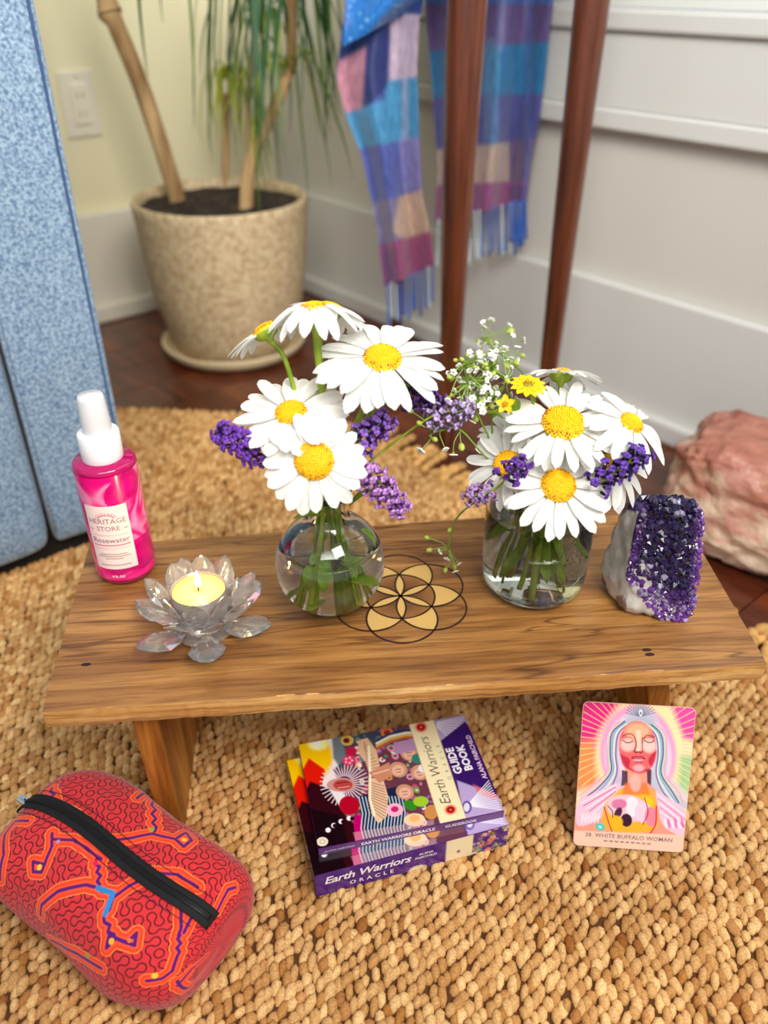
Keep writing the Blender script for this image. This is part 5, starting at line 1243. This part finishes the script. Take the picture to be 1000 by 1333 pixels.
# surface coordinates in millimetres: a along, b around (0 at the zipper)
acoord = np.concatenate(([0], np.cumsum(np.linalg.norm(np.diff(G[:, NPH // 2 - 60], axis=0), axis=1)))); acoord = (acoord - acoord[NT // 2]) * 1000
jz = NPH // 4; arc_ = np.concatenate((np.zeros((NT, 1)), np.cumsum(np.linalg.norm(np.diff(G, axis=1), axis=2), axis=1)), 1) * 1000; arc_ = arc_ - arc_[:, jz:jz + 1]
mid = arc_[NT // 2]; Bc = np.tile(mid, (NT, 1)); Ac = np.tile(acoord[:, None], (1, NPH))
Wp = np.array([list(r) for r in Rbag]); Gw = G.reshape(-1, 3) @ Wp[:3, :3].T + Wp[:3, 3]; Nw = nrm.reshape(-1, 3) @ Wp[:3, :3].T
facing = (Nw * (np.array((0, 0, CAMH)) - Gw)).sum(1) > 0; PPx = proj(Gw)
def ab(cx, cy):   # crop coordinates -> surface coordinates, read off where that point of the cloth lies
    px, py = cx * .33, 980 + cy * .33; d = (PPx[:, 0] - px) ** 2 + (PPx[:, 1] - py) ** 2 + (~facing) * 1e6; k = int(np.argmin(d)); return (Ac.ravel()[k], Bc.ravel()[k])
P = Paint(Ac.ravel(), Bc.ravel(), (212, 50, 54)); P.soft = .35
# labyrinth squiggles: quarter-arc tiles
ts = 5.6; rngt = np.random.default_rng(3); ci = np.floor(P.X / ts).astype(int); cj = np.floor(P.Y / ts).astype(int); rt = rngt.integers(0, 2, (400, 400)); o_ = rt[(ci + 200) % 400, (cj + 200) % 400] == 0
fx = P.X / ts - ci; fy = P.Y / ts - cj; fx = np.where(o_, fx, 1 - fx)
dd = np.minimum(np.abs(np.hypot(fx, fy) - .5), np.abs(np.hypot(1 - fx, 1 - fy) - .5)) * ts
P.mix(((.42 - dd) / .3 + .5).clip(0, 1), (58, 12, 34))
def zig(a, b, n, w):
    out = [a]; dx, dy = (b[0] - a[0]) / n, (b[1] - a[1]) / n; L = math.hypot(dx, dy) or 1
    for k in range(1, n): s = w if k % 2 else -w; out.append((a[0] + dx * k - dy / L * s, a[1] + dy * k + dx / L * s))
    return out + [b]
lines = [
    [(205, 320), (205, 370), (175, 440), (130, 430), (130, 470), (165, 470), (180, 430)],
    [(210, 340), (290, 345), (400, 420)], [(0, 500), (15, 400), (20, 320), (60, 270), (110, 270)],
    [(160, 640), (165, 600), (230, 545), (340, 520), (400, 535)], zig((380, 420), (395, 520), 6, 8), [(400, 545), (450, 555), (430, 620), (410, 640)], [(450, 570), (510, 525), (560, 500)],
    zig((410, 645), (450, 740), 5, 9), [(450, 740), (420, 770), (430, 720), (500, 750), (540, 710), (530, 760), (480, 740)],
    [(715, 590), (715, 690), (705, 720)], [(760, 640), (725, 710)], zig((710, 720), (700, 800), 5, 7), [(700, 800), (680, 860), (640, 890), (580, 900)],
    zig((205, 140), (210, 200), 5, 8), [(210, 205), (290, 235), (330, 270)], [(390, 335), (440, 345), (520, 335), (600, 320), (690, 340), (725, 370), (755, 345), (735, 315), (700, 335)],
    zig((610, 310), (605, 190), 7, 8), [(605, 190), (570, 160), (540, 180)], [(605, 190), (640, 200)], [(600, 470), (700, 480), (780, 530)], [(860, 620), (900, 540), (930, 530)], [(820, 800), (760, 850), (700, 920)],
    [(200, 740), (300, 790), (400, 850)], [(700, 900), (740, 930), (800, 860)]]
LN = [[ab(*p) for p in l] for l in lines]
rr = random.Random(5)
for k in range(7):   # the unseen back and ends carry the same motif
    a = rr.uniform(-70, 70); LN.append([(a, 80 + k * 6), (a + 15, 90 + k * 5), (a + 20, 110), (a + 35, 118)])
for w, col in ((9.6, (255, 150, 70)), (8.6, (240, 62, 34)), (5.0, (250, 84, 40)), (2.2, (84, 20, 110))):
    for l in LN: P.line(l, w, col)
for c, rx, ry, col in (((405, 545), 0, 0, 0),) if False else (): pass
def blob(cx, cy, r, col): a, b = ab(cx, cy); P.ell((a, b), r, r, col)
P.line([ab(385, 535), ab(445, 555)], 3.4, (40, 130, 190)); P.line([ab(445, 555), ab(415, 635)], 3.6, (50, 130, 200))
for cx, cy, r, col in ((155, 452, 1.9, (250, 196, 70)), (727, 343, 2.0, (250, 190, 60)), (440, 745, 1.8, (252, 170, 40)), (510, 742, 1.2, (252, 120, 40)), (598, 302, 2.0, (160, 160, 50)), (230, 350, 1.3, (150, 150, 190)), (610, 880, 2.0, (250, 190, 50)), (590, 180, 1.6, (236, 30, 60)), (375, 435, 1.8, (240, 20, 70)), (345, 800, 1.8, (150, 150, 60))): blob(cx, cy, r, col)
Gf = G.reshape(-1, 3)
obj('pouch_cloth', Gf, Fb_, M_fabric, bag, True, P.C)
# zipper along the top
def ontop(t, w, lift):
    ph = pi / 2 - np.asarray(w); return bag_pt(t, ph, lift)
def zstrip(w0, w1, lift, t0, t1, n=120, m=9):
    T = np.linspace(t0, t1, n); out = []
    for t in T:
        base = bag_pt(np.array([t]), np.array([pi / 2]))[0]
        for s in np.linspace(w0, w1, m):
            # point on the cloth at lateral distance s
            y = s; cyv = min(.999, abs(s) / HW); phh = math.acos(cyv ** (1 / .66)); q = bag_pt(np.array([t]), np.array([phh]))[0]
            out.append((base[0], base[1] + s, q[2] + lift))
    F = []
    for i in range(n - 1):
        for j in range(m - 1): a = i * m + j; F.append((a, a + m, a + m + 1, a + 1))
    return out, F
def sol(o, th): md = o.modifiers.new('solid', 'SOLIDIFY'); md.thickness = th; md.offset = 1; return o
V, F = zstrip(-.0062, .0062, .0012, -.985, .955); zt_ = sol(obj('zipper_tape', V, F, M_blackcloth, bag), .001)
V, F = zstrip(-.0019, .0019, .0022, -.975, .94, 120, 5); sol(obj('zipper_coil', V, F, M_blackplastic, zt_), .0009)
mb = MB()
T = np.linspace(-.95, .93, 150)
for t in T:
    b_ = bag_pt(np.array([t]), np.array([pi / 2]))[0]; mb.add(*box((b_[0] - .0003, b_[1] - .0014, b_[2] + .003), (b_[0] + .0003, b_[1] + .0014, b_[2] + .0036)))
o = mb.build('zipper_teeth', M_blackcloth, zt_, False); o['kind'] = 'stuff'
for s in (-.0105, .0105):
    V, F = zstrip(s - .0002, s + .0002, .0011, -.90, .88, 100, 2); sol(obj('stitch_line', V, F, mat('dark_thread', lin((60, 12, 40)), .8), bag), .0002)
zp = bag_pt(np.array([-.955]), np.array([pi / 2]))[0]
mb = MB(); mb.add(*box((zp[0] - .006, zp[1] - .003, zp[2] + .0034), (zp[0] + .003, zp[1] + .003, zp[2] + .0052))); mb.add(*box((zp[0] - .003, zp[1] - .001, zp[2] + .005), (zp[0] + .001, zp[1] + .001, zp[2] + .0072)))
o = mb.build('zipper_slider', M_chrome, zt_, False); bevel(o, .0006)
